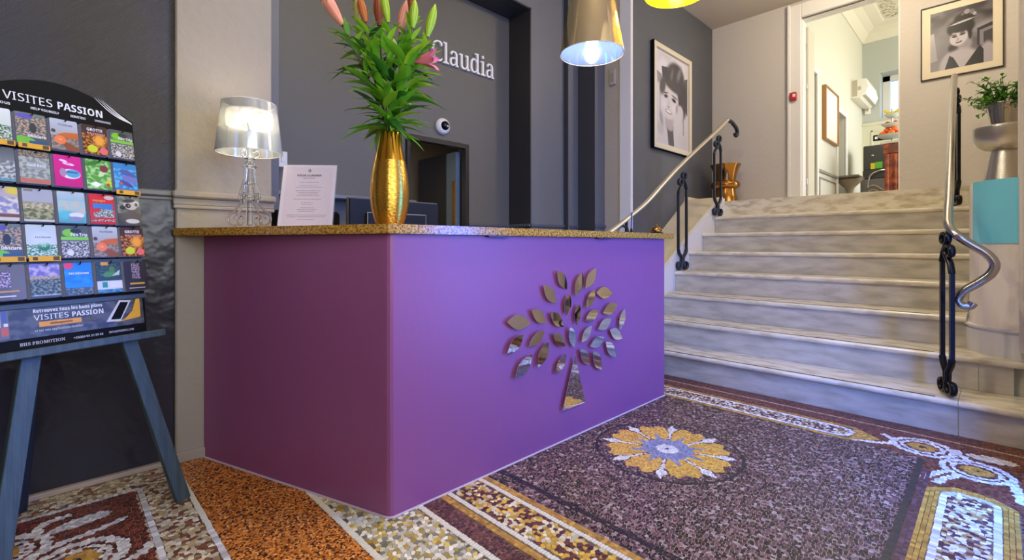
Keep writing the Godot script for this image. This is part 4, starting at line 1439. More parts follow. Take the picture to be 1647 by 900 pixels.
# ---------------------------------------------------------------- rounded plinth, silver stool and its plant
func plinth_and_stool() -> void:
	var s := group_struct("wall_plinth")
	var arc := func(r: float, x_end: float) -> PackedVector2Array:
		var p := PackedVector2Array()
		for k in 17:
			var a := PI / 2 * k / 16.0
			p.append(Vector2(4.04 - r * cos(a), -0.145 + r * sin(a)))
		p.append(Vector2(x_end, -0.145 + r))
		p.append(Vector2(x_end, -0.62))
		p.append(Vector2(4.04 - r, -0.62))
		return p
	var b := MB.new()
	b.prism(arc.call(0.268, 6.3), Vector3(0, 0.375, 0), Vector3.RIGHT, Vector3.FORWARD, 0.995)
	obj("plinth_body", b, mat("plinth_gloss", c8("f0e6d2"), 0.22), s)
	b = MB.new()
	b.prism(arc.call(0.284, 6.3), Vector3(0, 0.375, 0), Vector3.RIGHT, Vector3.FORWARD, 0.13)
	b.prism(arc.call(0.277, 6.3), Vector3(0, 0.505, 0), Vector3.RIGHT, Vector3.FORWARD, 0.016)
	b.prism(arc.call(0.289, 6.3), Vector3(0, 0.521, 0), Vector3.RIGHT, Vector3.FORWARD, 0.012)
	obj("plinth_skirting", b, M.white_paint, s)
	# plain turquoise area, put in as a curved sheet over the rounded front
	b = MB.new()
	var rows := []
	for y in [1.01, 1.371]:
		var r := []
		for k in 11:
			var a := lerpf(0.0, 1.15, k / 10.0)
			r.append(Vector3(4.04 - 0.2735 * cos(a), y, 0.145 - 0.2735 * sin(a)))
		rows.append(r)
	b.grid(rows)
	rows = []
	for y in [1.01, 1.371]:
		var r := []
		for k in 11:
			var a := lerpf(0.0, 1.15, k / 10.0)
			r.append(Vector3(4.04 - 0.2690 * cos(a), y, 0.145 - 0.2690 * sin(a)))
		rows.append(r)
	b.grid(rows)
	var pn := obj("turquoise_patch", b, mat("turquoise", c8("7fd8e8"), 0.15))
	tag(pn, "bright turquoise patch on the rounded white plinth beside the right railing", "panel")
	# hourglass stool of hammered metal on the plinth
	var cx := 4.6
	var cz := 0.03
	var t := thing("hourglass_stool", "hammered silver hourglass stool standing on the white plinth, a plant pot on it", "stool", at(cx, 1.37, cz), "hourglass stools")
	b = MB.new()
	b.lathe([Vector2(0.0, 0.0), Vector2(0.112, 0.0), Vector2(0.113, 0.012), Vector2(0.104, 0.06), Vector2(0.088, 0.15), Vector2(0.074, 0.23), Vector2(0.066, 0.262), Vector2(0.063, 0.272)], Vector3.ZERO, 40)
	obj("base", b, M.hammered, t)
	b = MB.new()
	b.lathe([Vector2(0.060, 0.268), Vector2(0.095, 0.278), Vector2(0.127, 0.30), Vector2(0.147, 0.335), Vector2(0.156, 0.375), Vector2(0.158, 0.412), Vector2(0.157, 0.425), Vector2(0.150, 0.428), Vector2(0.146, 0.418), Vector2(0.0, 0.412)], Vector3.ZERO, 40)
	obj("bowl_seat", b, M.hammered, t)
	t = thing("potted_plant", "small leafed green plant in a ribbed silver pot on the hammered stool", "plant", at(cx, 1.782, cz))
	b = MB.new()
	b.lathe([Vector2(0.0, 0.0), Vector2(0.058, 0.0), Vector2(0.062, 0.01), Vector2(0.086, 0.165), Vector2(0.090, 0.172), Vector2(0.084, 0.172), Vector2(0.078, 0.15)], Vector3.ZERO, 64, 0.025, 16)
	obj("pot", b, M.silver, t)
	b = MB.new()
	b.lathe([Vector2(0.0, 0.15), Vector2(0.08, 0.15)], Vector3.ZERO, 24)
	obj("soil", b, mat("soil", c8("2c2118"), 0.9), t)
	# twigs with pairs of small leaves
	var leaf := leaf_mesh(0.037, 0.016, 0.25, 4)
	var r := RandomNumberGenerator.new()
	r.seed = 5
	var tw := MB.new()
	var count := 0
	var foliage := MB.new()
	for i in 84:
		var a := r.randf() * TAU
		var out := r.randf_range(0.04, 0.20)
		var h := r.randf_range(-0.02, 0.20) * (1.15 - out * 2.0)
		var p0 := Vector3(cos(a) * 0.05, 0.15, sin(a) * 0.05)
		var p3 := Vector3(cos(a) * (0.05 + out), 0.16 + h, sin(a) * (0.05 + out))
		var p1 := p0 + Vector3(cos(a) * out * 0.2, h * 0.8, sin(a) * out * 0.2)
		var pth := []
		for k in 6:
			var s2 := k / 5.0
			pth.append(p0.lerp(p1, s2).lerp(p1.lerp(p3, s2), s2))
		tw.tube(pth, 0.0016, 5, false)
		for k in 10:
			var s2 := 0.28 + 0.72 * k / 9.0
			var p := p0.lerp(p1, s2).lerp(p1.lerp(p3, s2), s2)
			var dir := Vector3(r.randf_range(-1, 1), r.randf_range(-0.5, 1.0), r.randf_range(-1, 1)).normalized()
			var bs := Basis.looking_at(dir, Vector3(r.randf_range(-0.5, 0.5), 1, r.randf_range(-0.5, 0.5))).scaled(Vector3.ONE * r.randf_range(0.75, 1.2))
			if count < 300:
				put("leaf", leaf, M["leaf%d" % [1, 3, 1, 0, 3, 2][count % 6]], t, Transform3D(bs, p))
				count += 1
			else:
				append_leaf(foliage, leaf, Transform3D(bs, p))
	obj("twigs", tw, M.lily_stem, t)
	var fo := obj("foliage", foliage, M.leaf1, t)
	fo.set_meta("kind", "stuff")
	# brass stool on the landing
	t = thing("brass_stool", "polished brass hourglass stool on the landing by the dark wall", "stool", at(6.0, 1.5, -2.36), "hourglass stools")
	b = MB.new()
	b.lathe([Vector2(0.0, 0.0), Vector2(0.170, 0.0), Vector2(0.172, 0.010), Vector2(0.150, 0.05), Vector2(0.128, 0.11), Vector2(0.116, 0.17), Vector2(0.114, 0.20)], Vector3.ZERO, 40)
	obj("base", b, M.brass, t)
	b = MB.new()
	b.lathe([Vector2(0.112, 0.195), Vector2(0.145, 0.200), Vector2(0.165, 0.218), Vector2(0.170, 0.243), Vector2(0.163, 0.268), Vector2(0.142, 0.288), Vector2(0.116, 0.293)], Vector3.ZERO, 40)
	obj("waist_ring", b, M.brass, t)
	b = MB.new()
	b.lathe([Vector2(0.116, 0.288), Vector2(0.120, 0.32), Vector2(0.132, 0.38), Vector2(0.152, 0.44), Vector2(0.176, 0.485), Vector2(0.178, 0.492), Vector2(0.168, 0.494), Vector2(0.0, 0.480)], Vector3.ZERO, 40)
	obj("seat", b, M.brass, t)

# a pointed leaf along -z, slightly folded and drooping
func leaf_mesh(len: float, wid: float, droop: float, k := 7) -> ArrayMesh:
	var b := MB.new()
	var rows := []
	for i in k + 1:
		var s := float(i) / k
		var w: float = wid * 0.5 * pow(sin(PI * pow(s, 0.75) * 0.985 + 0.02), 0.9)
		var y := -droop * len * s * s
		var z := -len * (s - 0.15 * droop * s * s)
		rows.append([Vector3(-w, y + w * 0.35, z), Vector3(0, y, z), Vector3(w, y + w * 0.35, z)])
	b.grid(rows)
	return b.mesh()

func append_leaf(b: MB, m: ArrayMesh, t: Transform3D) -> void:
	var a := m.surface_get_arrays(0)
	var s := b.v.size()
	for i in a[Mesh.ARRAY_VERTEX].size():
		b.v.append(t * a[Mesh.ARRAY_VERTEX][i])
		b.n.append((t.basis * a[Mesh.ARRAY_NORMAL][i]).normalized())
		b.u.append(Vector2.ZERO)
		b.c.append(Color.WHITE)
	for i in a[Mesh.ARRAY_INDEX]:
		b.ix.append(s + i)

# ---------------------------------------------------------------- brochure display
func board_frame() -> Transform3D:
	var e := Vector3(0.92, 0, -0.39).normalized()
	var n := Vector3(0.39, 0, 0.92).normalized()
	var lean := deg_to_rad(10.0)
	var up := Vector3(0, cos(lean), 0) - n * sin(lean)
	return Transform3D(Basis(e, up, e.cross(up)), Vector3(0.30, 0.666, -2.32))

func easel_and_board() -> void:
	var f := board_frame()
	# easel: local frame like the board's, legs reaching to the floor
	var t := thing("easel", "blue grey stained wooden easel stand with splayed legs, carrying the brochure board", "easel")
	var b := MB.new()
	b.box(f * Transform3D(Basis(), Vector3(-0.235, -0.014, 0.016)), Vector3(0.49, 0.027, 0.055), 0.003)
	obj("ledge", b, M.easel_wood, t)
	for q in [[Vector3(-0.372, -0.02, -0.012), Vector3(-0.50, -0.685, -0.004)], [Vector3(-0.094, -0.02, -0.012), Vector3(0.031, -0.674, -0.004)]]:
		b = MB.new()
		var p0: Vector3 = f * q[0]
		var p1: Vector3 = f * q[1]
		p1.y = 0.002
		bar(b, p0, p1, 0.050, 0.022, f.basis.z)
		obj("front_leg", b, M.easel_wood, t)
		b = MB.new()
		bar(b, f * Vector3(q[0].x, 0.45, -0.022), p0 + f.basis.y * 0.02 - f.basis.z * 0.01, 0.05, 0.022, f.basis.z)
		obj("upright", b, M.easel_wood, t)
	b = MB.new()
	bar(b, f * Vector3(-0.30, 0.35, -0.05), Vector3(-0.082, 0.002, -2.55), 0.036, 0.026, f.basis.z)
	obj("rear_leg", b, mat("easel_dark", c8("1c2733"), 0.4), t)
	# the board
	var o := thing("brochure_board", "black brochure display board with an arched top, standing on the easel", "display board", f)
	b = MB.new()
	var p := PackedVector2Array([Vector2(-0.47, 0.002), Vector2(-0.034, 0.002), Vector2(-0.004, 0.845)])
	for k in range(1, 16):
		var s := k / 16.0
		p.append(Vector2(lerpf(-0.004, -0.474, s), 0.845 + 0.088 * sin(PI * s)))
	p.append(Vector2(-0.474, 0.845))
	b.prism(p, Vector3(0, 0, -0.010), Vector3.RIGHT, Vector3.UP, 0.010)
	obj("panel", b, M.black_plastic, o)
	var g := mat("board_rail", c8("3c4a55"), 0.4)
	for y in [0.660, 0.529, 0.405, 0.283, 0.144]:
		b = MB.new()
		b.bx(Vector3(-0.465, y - 0.014, 0.0), Vector3(-0.026, y + 0.004, 0.007), 0.002)
		obj("shelf_rail", b, g, o)
	# header lettering
	text("lettering", "VISITES", 0.027, Transform3D(Basis(), Vector3(-0.387, 0.836, 0.0005)), M.white_ink, o, 0.129)
	text("lettering", "PASSION", 0.027, Transform3D(Basis(), Vector3(-0.243, 0.836, 0.0005)), M.white_ink, o, 0.136, true)
	text("lettering", "SERVEZ-VOUS", 0.0085, Transform3D(Basis(), Vector3(-0.452, 0.815, 0.0005)), M.white_ink, o, 0.082, true)
	text("lettering", "HELP YOURSELF", 0.0085, Transform3D(Basis(), Vector3(-0.318, 0.815, 0.0005)), M.white_ink, o, 0.077, true)
	text("lettering", "SERVITEVI", 0.0085, Transform3D(Basis(), Vector3(-0.208, 0.815, 0.0005)), M.white_ink, o, 0.045, true)
	b = MB.new()
	b.bx(Vector3(-0.134, 0.817, 0), Vector3(-0.082, 0.8195, 0.001))
	b.bx(Vector3(-0.134, 0.8215, 0), Vector3(-0.082, 0.824, 0.001))
	obj("printed_line", b, M.grey_ink, o)
	# swoosh of white ribbons
	b = MB.new()
	for k in 3:
		var l := []
		var o0 := 0.012 * k
		for i in 13:
			var s := i / 12.0
			var x := lerpf(-0.128 + o0, -0.010 + 0.001 * k, s)
			l.append(Vector3(x, 0.912 - 0.055 * s - 0.020 * sin(PI * s) * (1.0 - 0.3 * k) - 0.018 * s * s - 0.002 * k, 0.0008))
		b.tube(l, [0.0005, 0.0008, 0.0012, 0.0016, 0.002, 0.0022, 0.0023, 0.0024, 0.0026, 0.0028, 0.003, 0.003, 0.002], 6, true, Vector2(1.0, 0.35), Vector3(0, 1, 0.01))
	obj("swoosh", b, M.white_ink, o)
	# lower banner
	b = MB.new()
	b.bx(Vector3(-0.465, 0.034, 0), Vector3(-0.040, 0.138, 0.003), 0.001)
	obj("banner", b, printed("banner_print", paint(256, 64, [["g", "4b4a4c", "3a393b"], ["n", 0.0, 1.0, "3a393b", "5a5856", 9.0], ["r", 0.0, 0.1, 0.105, 0.95, "6a6770"], ["r", 0.01, 0.15, 0.03, 0.5, "7a3040"], ["r", 0.04, 0.2, 0.06, 0.6, "b8b0c8"], ["r", 0.07, 0.12, 0.095, 0.45, "4a5aa0"], ["r", 0.02, 0.55, 0.045, 0.9, "d0d0d8"], ["r", 0.06, 0.6, 0.1, 0.85, "c05a30"], ["r", 0.075, 0.48, 0.1, 0.58, "e0dce8"]], 4)), o)
	uv_box(o.get_child(o.get_child_count() - 1), Vector2(-0.465, 0.034), Vector2(0.425, 0.104))
	text("lettering", "Retrouvez tous les bons plans", 0.0115, Transform3D(Basis(), Vector3(-0.362, 0.113, 0.0033)), M.white_ink, o, 0.190, true)
	text("lettering", "VISITES", 0.0165, Transform3D(Basis(), Vector3(-0.362, 0.089, 0.0033)), M.white_ink, o, 0.091)
	text("lettering", "PASSION", 0.0165, Transform3D(Basis(), Vector3(-0.261, 0.089, 0.0033)), M.white_ink, o, 0.091, true)
	b = MB.new()
	b.bx(Vector3(-0.350, 0.066, 0.002), Vector3(-0.236, 0.083, 0.004), 0.0008)
	obj("orange_strip", b, mat("strip_orange", c8("e39a45"), 0.5), o)
	text("lettering", "visitespassion", 0.0075, Transform3D(Basis(), Vector3(-0.322, 0.071, 0.0043)), M.ink, o, 0.06, true)
	text("lettering", "et sur nos applications mobiles", 0.0075, Transform3D(Basis(), Vector3(-0.362, 0.051, 0.0033)), M.grey_ink, o, 0.128, true)
	b = MB.new()
	for k in 2:
		b.bx(Vector3(-0.228 + 0.019 * k, 0.066, 0.002), Vector3(-0.211 + 0.019 * k, 0.083, 0.004), 0.0006)
	obj("app_icon", b, mat("icon_grey", c8("56525a"), 0.5), o)
	b = MB.new()
	b.prism(PackedVector2Array([Vector2(-0.142, 0.048), Vector2(-0.052, 0.060), Vector2(-0.050, 0.137), Vector2(-0.060, 0.137), Vector2(-0.078, 0.085), Vector2(-0.105, 0.058)]), Vector3(0, 0, 0.003), Vector3.RIGHT, Vector3.UP, 0.001)
	obj("orange_wedge", b, M.yellow_ink, o)
	b = MB.new()
	b.prism(PackedVector2Array([Vector2(-0.165, 0.055), Vector2(-0.120, 0.052), Vector2(-0.080, 0.126), Vector2(-0.118, 0.130)]), Vector3(0, 0, 0.003), Vector3.RIGHT, Vector3.UP, 0.0018)
	obj("phone_outline", b, mat("phone_white", c8("cfccd2"), 0.4), o)
	b = MB.new()
	b.prism(PackedVector2Array([Vector2(-0.150, 0.062), Vector2(-0.120, 0.060), Vector2(-0.089, 0.120), Vector2(-0.115, 0.123)]), Vector3(0, 0, 0.0045), Vector3.RIGHT, Vector3.UP, 0.0008)
	obj("phone_screen", b, M.black_plastic, o)
	text("lettering", "BHS PROMOTION", 0.0095, Transform3D(Basis(), Vector3(-0.400, 0.012, 0.0005)), M.grey_ink, o, 0.115, true, "Droid Serif")
	text("lettering", "+33(0)4 93 31 09 68", 0.0075, Transform3D(Basis(), Vector3(-0.262, 0.012, 0.0005)), M.grey_ink, o, 0.086, true)
	text("lettering", "INFO@PROMOS.COM", 0.0075, Transform3D(Basis(), Vector3(-0.158, 0.012, 0.0005)), M.grey_ink, o, 0.080, true)
	brochures(f, o)

func uv_box(o: Node, a: Vector2, size: Vector2) -> void:
	# lays the print over the front of a flat box that spans a .. a + size in x and y
	var mi := o as MeshInstance3D
	var m := mi.mesh as ArrayMesh
	var ar := m.surface_get_arrays(0)
	var vs: PackedVector3Array = ar[Mesh.ARRAY_VERTEX]
	var us := PackedVector2Array()
	for q in vs:
		us.append(Vector2((q.x - a.x) / size.x, 1.0 - (q.y - a.y) / size.y))
	ar[Mesh.ARRAY_TEX_UV] = us
	var r := ArrayMesh.new()
	r.add_surface_from_arrays(Mesh.PRIMITIVE_TRIANGLES, ar)
	mi.mesh = r

func bar(b: MB, p: Vector3, q: Vector3, w: float, th: float, nrm: Vector3) -> void:
	var y := (q - p).normalized()
	var z := (nrm - y * nrm.dot(y)).normalized()
	b.box(Transform3D(Basis(y.cross(z), y, z), (p + q) / 2.0), Vector3(w, p.distance_to(q), th), 0.002)

# the print of a pack: operations, lettering [text, cap height, x, y, width, colour, bold], label words
func cover_prints() -> Dictionary:
	return {
		"leafy": [[["g", "dfe4e2", "b8c8b0"], ["n", 0.5, 1.0, "2f5a3a", "d8e0d4", 9.0], ["e", 0.3, 0.3, 0.25, 0.12, "9ab4c8"]], [], "pale leaflets with a green leaf pattern"],
		"collage": [[["g", "6a7a70", "3c4c58"], ["n", 0.1, 0.75, "3a5a62", "c89a78", 7.0], ["e", 0.3, 0.11, 0.28, 0.08, "5a52b0"], ["e", 0.2, 0.86, 0.4, 0.12, "6cbc3a"], ["r", 0.4, 0.86, 1.0, 1.0, "28507a"], ["e", 0.55, 0.45, 0.12, 0.16, "2a2c34"]], [["Obscure", 0.12, 0.36, 0.75, 0.6, "w", true]], "collage covers with a violet oval"],
		"florian": [[["g", "b9c0cc", "8f8a88"], ["n", 0.55, 1.0, "6a6462", "a08a7c", 5.0], ["p", "c8642a", [Vector2(0.2, 0.52), Vector2(0.5, 0.42), Vector2(1.0, 0.38), Vector2(1.0, 0.58), Vector2(0.6, 0.6)]], ["p", "8a4a28", [Vector2(0.3, 0.62), Vector2(1.0, 0.9), Vector2(1.0, 1.0), Vector2(0.55, 1.0)]], ["e", 0.32, 0.67, 0.22, 0.14, "ea7c46"], ["e", 0.1, 0.4, 0.08, 0.06, "4a3c3a"]], [["FLORIAN", 0.07, 0.3, 0.2, 0.5, "d", false], ["10", 0.08, 0.24, 0.7, 0.14, "o", true]], "covers with an orange bridge under a grey sky"],
		"grotto": [[["g", "3a1c16", "4a2a1c"], ["n", 0.3, 1.0, "3a1a10", "c87a28", 6.0], ["s", 0.66, 0.5, 0.24, 0.2, "e8a03a"], ["e", 0.36, 0.8, 0.2, 0.13, "c8d428"], ["e", 0.8, 0.84, 0.17, 0.12, "e06a70"]], [["GROTTE", 0.12, 0.2, 0.2, 0.62, "w", true], ["PASSION", 0.08, 0.2, 0.31, 0.7, "p", true]], "dark covers with a glowing cave"],
		"funtrip": [[["g", "4a5458", "7a7c7c"], ["n", 0.5, 1.0, "4a4a4c", "c8c6c4", 8.0], ["r", 0.0, 0.36, 1.0, 0.46, "7ac83a"], ["e", 0.3, 0.22, 0.24, 0.12, "7cc42c"], ["e", 0.55, 0.16, 0.2, 0.07, "28323a"], ["e", 0.3, 0.85, 0.12, 0.09, "d8d8dc"]], [["Fun Trip", 0.12, 0.36, 0.34, 0.6, "w", true]], "grey covers with a bright green band"],
		"haze": [[["g", "50585e", "a8b0b0"], ["n", 0.4, 1.0, "6a7276", "c0c4c0", 5.0], ["r", 0.0, 0.94, 1.0, 1.0, "4a9aa8"]], [], "misty grey covers with a teal foot"],
		"rock": [[["g", "5c6a70", "a8aca4"], ["n", 0.1, 0.85, "7a8484", "b0b4a8", 4.0], ["n", 0.0, 0.2, "5a5048", "9a8c78", 8.0], ["r", 0.0, 0.86, 1.0, 1.0, "c07058"], ["e", 0.55, 0.45, 0.3, 0.12, "98a09c"]], [["Hard Rock", 0.11, 0.25, 0.48, 0.62, "w", true]], "hazy grey covers with a salmon foot"],
		"pink": [[["g", "d8148a", "c8107c"], ["e", 0.58, 0.58, 0.36, 0.16, "e8e0e8"], ["e", 0.66, 0.56, 0.26, 0.13, "5aa4c8"], ["e", 0.3, 0.55, 0.12, 0.14, "b08aa8"], ["r", 0.44, 0.5, 0.86, 0.56, "2a6a9a"], ["e", 0.34, 0.17, 0.15, 0.035, "f0d8e8", 12], ["e", 0.52, 0.26, 0.22, 0.04, "f0d8e8", 8], ["e", 0.5, 0.25, 0.1, 0.012, "d0509a", 8]], [], "magenta covers with a blue bus"],
		"leaves": [[["g", "6aa84a", "8cc462"], ["n", 0.0, 1.0, "4a9a3a", "a8d488", 4.0], ["e", 0.3, 0.12, 0.3, 0.07, "3c7a2c", -20], ["e", 0.62, 0.45, 0.2, 0.07, "c8e0a8", -50], ["e", 0.4, 0.62, 0.2, 0.08, "5aa03a", 20], ["e", 0.72, 0.28, 0.17, 0.12, "7a3038"], ["e", 0.88, 0.75, 0.1, 0.12, "d0c830"], ["e", 0.84, 0.83, 0.07, 0.06, "a8502a"], ["p", "f0f2f0", [Vector2(0.12, 0.84), Vector2(0.36, 0.74), Vector2(0.58, 0.84), Vector2(0.36, 0.94)]]], [], "leaf green covers with a white diamond"],
		"dolphins": [[["g", "2a86c8", "3a6ab8"], ["n", 0.2, 0.9, "2a7ac0", "58b0e0", 4.0], ["e", 0.6, 0.34, 0.36, 0.10, "4a5aa8", 20], ["e", 0.66, 0.55, 0.34, 0.12, "6a74c0", 10], ["e", 0.5, 0.72, 0.3, 0.08, "3a4a98", 25], ["e", 0.28, 0.7, 0.07, 0.05, "d04a3a"]], [], "blue sea covers with dolphins"],
		"sunset": [[["g", "b0a4c8", "c8b870"], ["n", 0.3, 0.8, "8a88b8", "d8d4c0", 3.0], ["r", 0.0, 0.8, 1.0, 0.9, "7a4a40"], ["r", 0.0, 0.9, 1.0, 1.0, "c8c4c0"], ["s", 0.9, 0.1, 0.3, 0.12, "d8c848"]], [], "pale violet sunset covers with a white foot"],
		"meadow": [[["g", "9aa0b0", "7a7c50"], ["r", 0.0, 0.0, 1.0, 0.4, "a8aab4"], ["n", 0.42, 1.0, "5e6238", "a4a478", 4.0], ["n", 0.42, 0.6, "8a9060", "c8b49a", 6.0], ["r", 0.0, 0.93, 1.0, 1.0, "c4c4bc"], ["r", 0.05, 0.02, 0.35, 0.09, "7a766c"]], [], "olive meadow covers under a grey sky"],
		"beach": [[["g", "b8c4cc", "48a0b0"], ["n", 0.3, 0.7, "c8bcae", "9ac4c8", 3.0], ["s", 0.3, 0.75, 0.35, 0.14, "5abac8"], ["e", 0.65, 0.74, 0.28, 0.08, "d8dce4"], ["e", 0.6, 0.86, 0.3, 0.07, "8a8cb0"]], [], "turquoise beach covers"],
		"red": [[["g", "d42430", "c81c28"], ["r", 0.14, 0.32, 0.94, 0.62, "3a7ac0"], ["n", 0.5, 0.78, "4a5a4a", "c8ccd0", 9.0], ["r", 0.0, 0.5, 0.14, 1.0, "d02430"], ["r", 0.94, 0.5, 1.0, 1.0, "d02430"], ["r", 0.0, 0.78, 1.0, 0.84, "d02430"], ["n", 0.84, 0.92, "402028", "d8c0b8", 12.0], ["r", 0.0, 0.92, 1.0, 1.0, "c81c28"], ["e", 0.8, 0.1, 0.2, 0.07, "c8b8b0"], ["p", "c03038", [Vector2(0.14, 0.5), Vector2(0.45, 0.46), Vector2(0.38, 0.6), Vector2(0.14, 0.62)]]], [["voyages", 0.08, 0.14, 0.25, 0.5, "y", true]], "red covers with a blue sky picture"],
		"lemur": [[["g", "6a7468", "3a3630"], ["n", 0.0, 0.6, "5a6658", "8a8a78", 4.0], ["s", 0.62, 0.72, 0.42, 0.34, "5a5248"], ["e", 0.55, 0.30, 0.3, 0.16, "bcb8b0", 12], ["e", 0.5, 0.15, 0.26, 0.06, "3a383a", -10], ["e", 0.82, 0.24, 0.13, 0.10, "d0ccc4"], ["e", 0.82, 0.27, 0.08, 0.06, "5a5654"], ["e", 0.46, 0.32, 0.12, 0.08, "242222"], ["e", 0.49, 0.32, 0.04, 0.03, "a08860"], ["e", 0.22, 0.40, 0.13, 0.08, "2c2a2a"], ["e", 0.6, 0.86, 0.3, 0.08, "c8c8c4"]], [], "covers with a black and white lemur"],
		"green10": [[["g", "c0ccd4", "c8d2cc"], ["n", 0.6, 1.0, "3a7a50", "d0dad8", 8.0], ["e", 0.55, 0.64, 0.2, 0.15, "2a7a4a"], ["s", 0.5, 0.42, 0.35, 0.2, "ccd6dc"]], [["10", 0.11, 0.46, 0.68, 0.16, "l", true], ["FLORIAN", 0.05, 0.3, 0.4, 0.5, "d", false]], "white covers with a round green seal"],
		"phonegrid": [[["g", "6a625e", "5a524c"], ["n", 0.2, 0.65, "4a3c48", "c0a8c0", 9.0], ["r", 0.55, 0.0, 1.0, 1.0, "6a625c"], ["r", 0.05, 0.74, 0.8, 0.79, "c8963a"], ["r", 0.05, 0.88, 0.7, 0.92, "d8d4d0"]], [], "brown grey covers with a grid of small pictures"],
		"village": [[["g", "7a74b8", "3c4a38"], ["n", 0.05, 0.4, "7068b0", "b8a8c8", 3.0], ["n", 0.4, 0.95, "26382a", "8a8a6a", 7.0], ["n", 0.36, 0.46, "8a7a6a", "c0a890", 8.0], ["r", 0.08, 0.92, 0.95, 0.95, "b8b8b4"]], [], "covers with a hill village under a violet sky"],
		"excursion": [[["g", "1c7ad0", "2a8ad8"], ["n", 0.25, 0.65, "1a78d0", "2c8ee0", 2.0], ["n", 0.78, 1.0, "1c4a5a", "8a7a6a", 7.0], ["e", 0.16, 0.08, 0.17, 0.11, "d83a5a"]], [["EXCURSIONS", 0.075, 0.16, 0.36, 0.72, "w", true]], "bright blue covers with a pink dot"],
		"plane": [[["g", "22363c", "2c4a4a"], ["n", 0.05, 0.5, "1e3438", "3c5a4c", 5.0], ["e", 0.5, 0.4, 0.26, 0.09, "4a8a4a", -8], ["p", "b8c4c8", [Vector2(0.6, 0.46), Vector2(0.95, 0.26), Vector2(0.9, 0.44)]], ["e", 0.62, 0.24, 0.12, 0.1, "4a7a3c"], ["r", 0.0, 0.62, 1.0, 1.0, "c8d0d8"], ["r", 0.5, 0.66, 1.0, 0.86, "d8dae0"], ["r", 0.2, 0.66, 0.4, 0.84, "2a8a88"], ["n", 0.9, 1.0, "2a6a98", "58a0c0", 5.0], ["r", 0.2, 0.0, 0.5, 0.11, "e09a30"]], [], "dark covers with a green flying machine"],
		"phone": [[["g", "241c1a", "2c2422"], ["n", 0.0, 0.3, "1c1818", "5a4a30", 7.0], ["n", 0.08, 0.6, "2c2430", "b8a0b8", 12.0], ["r", 0.0, 0.0, 0.32, 0.66, "241d1c"], ["r", 0.68, 0.0, 1.0, 0.66, "241d1c"], ["r", 0.2, 0.74, 0.85, 0.81, "c8a03a"], ["r", 0.15, 0.9, 0.85, 0.94, "b8a8a0"]], [], "black covers with a phone full of pictures"],
	}

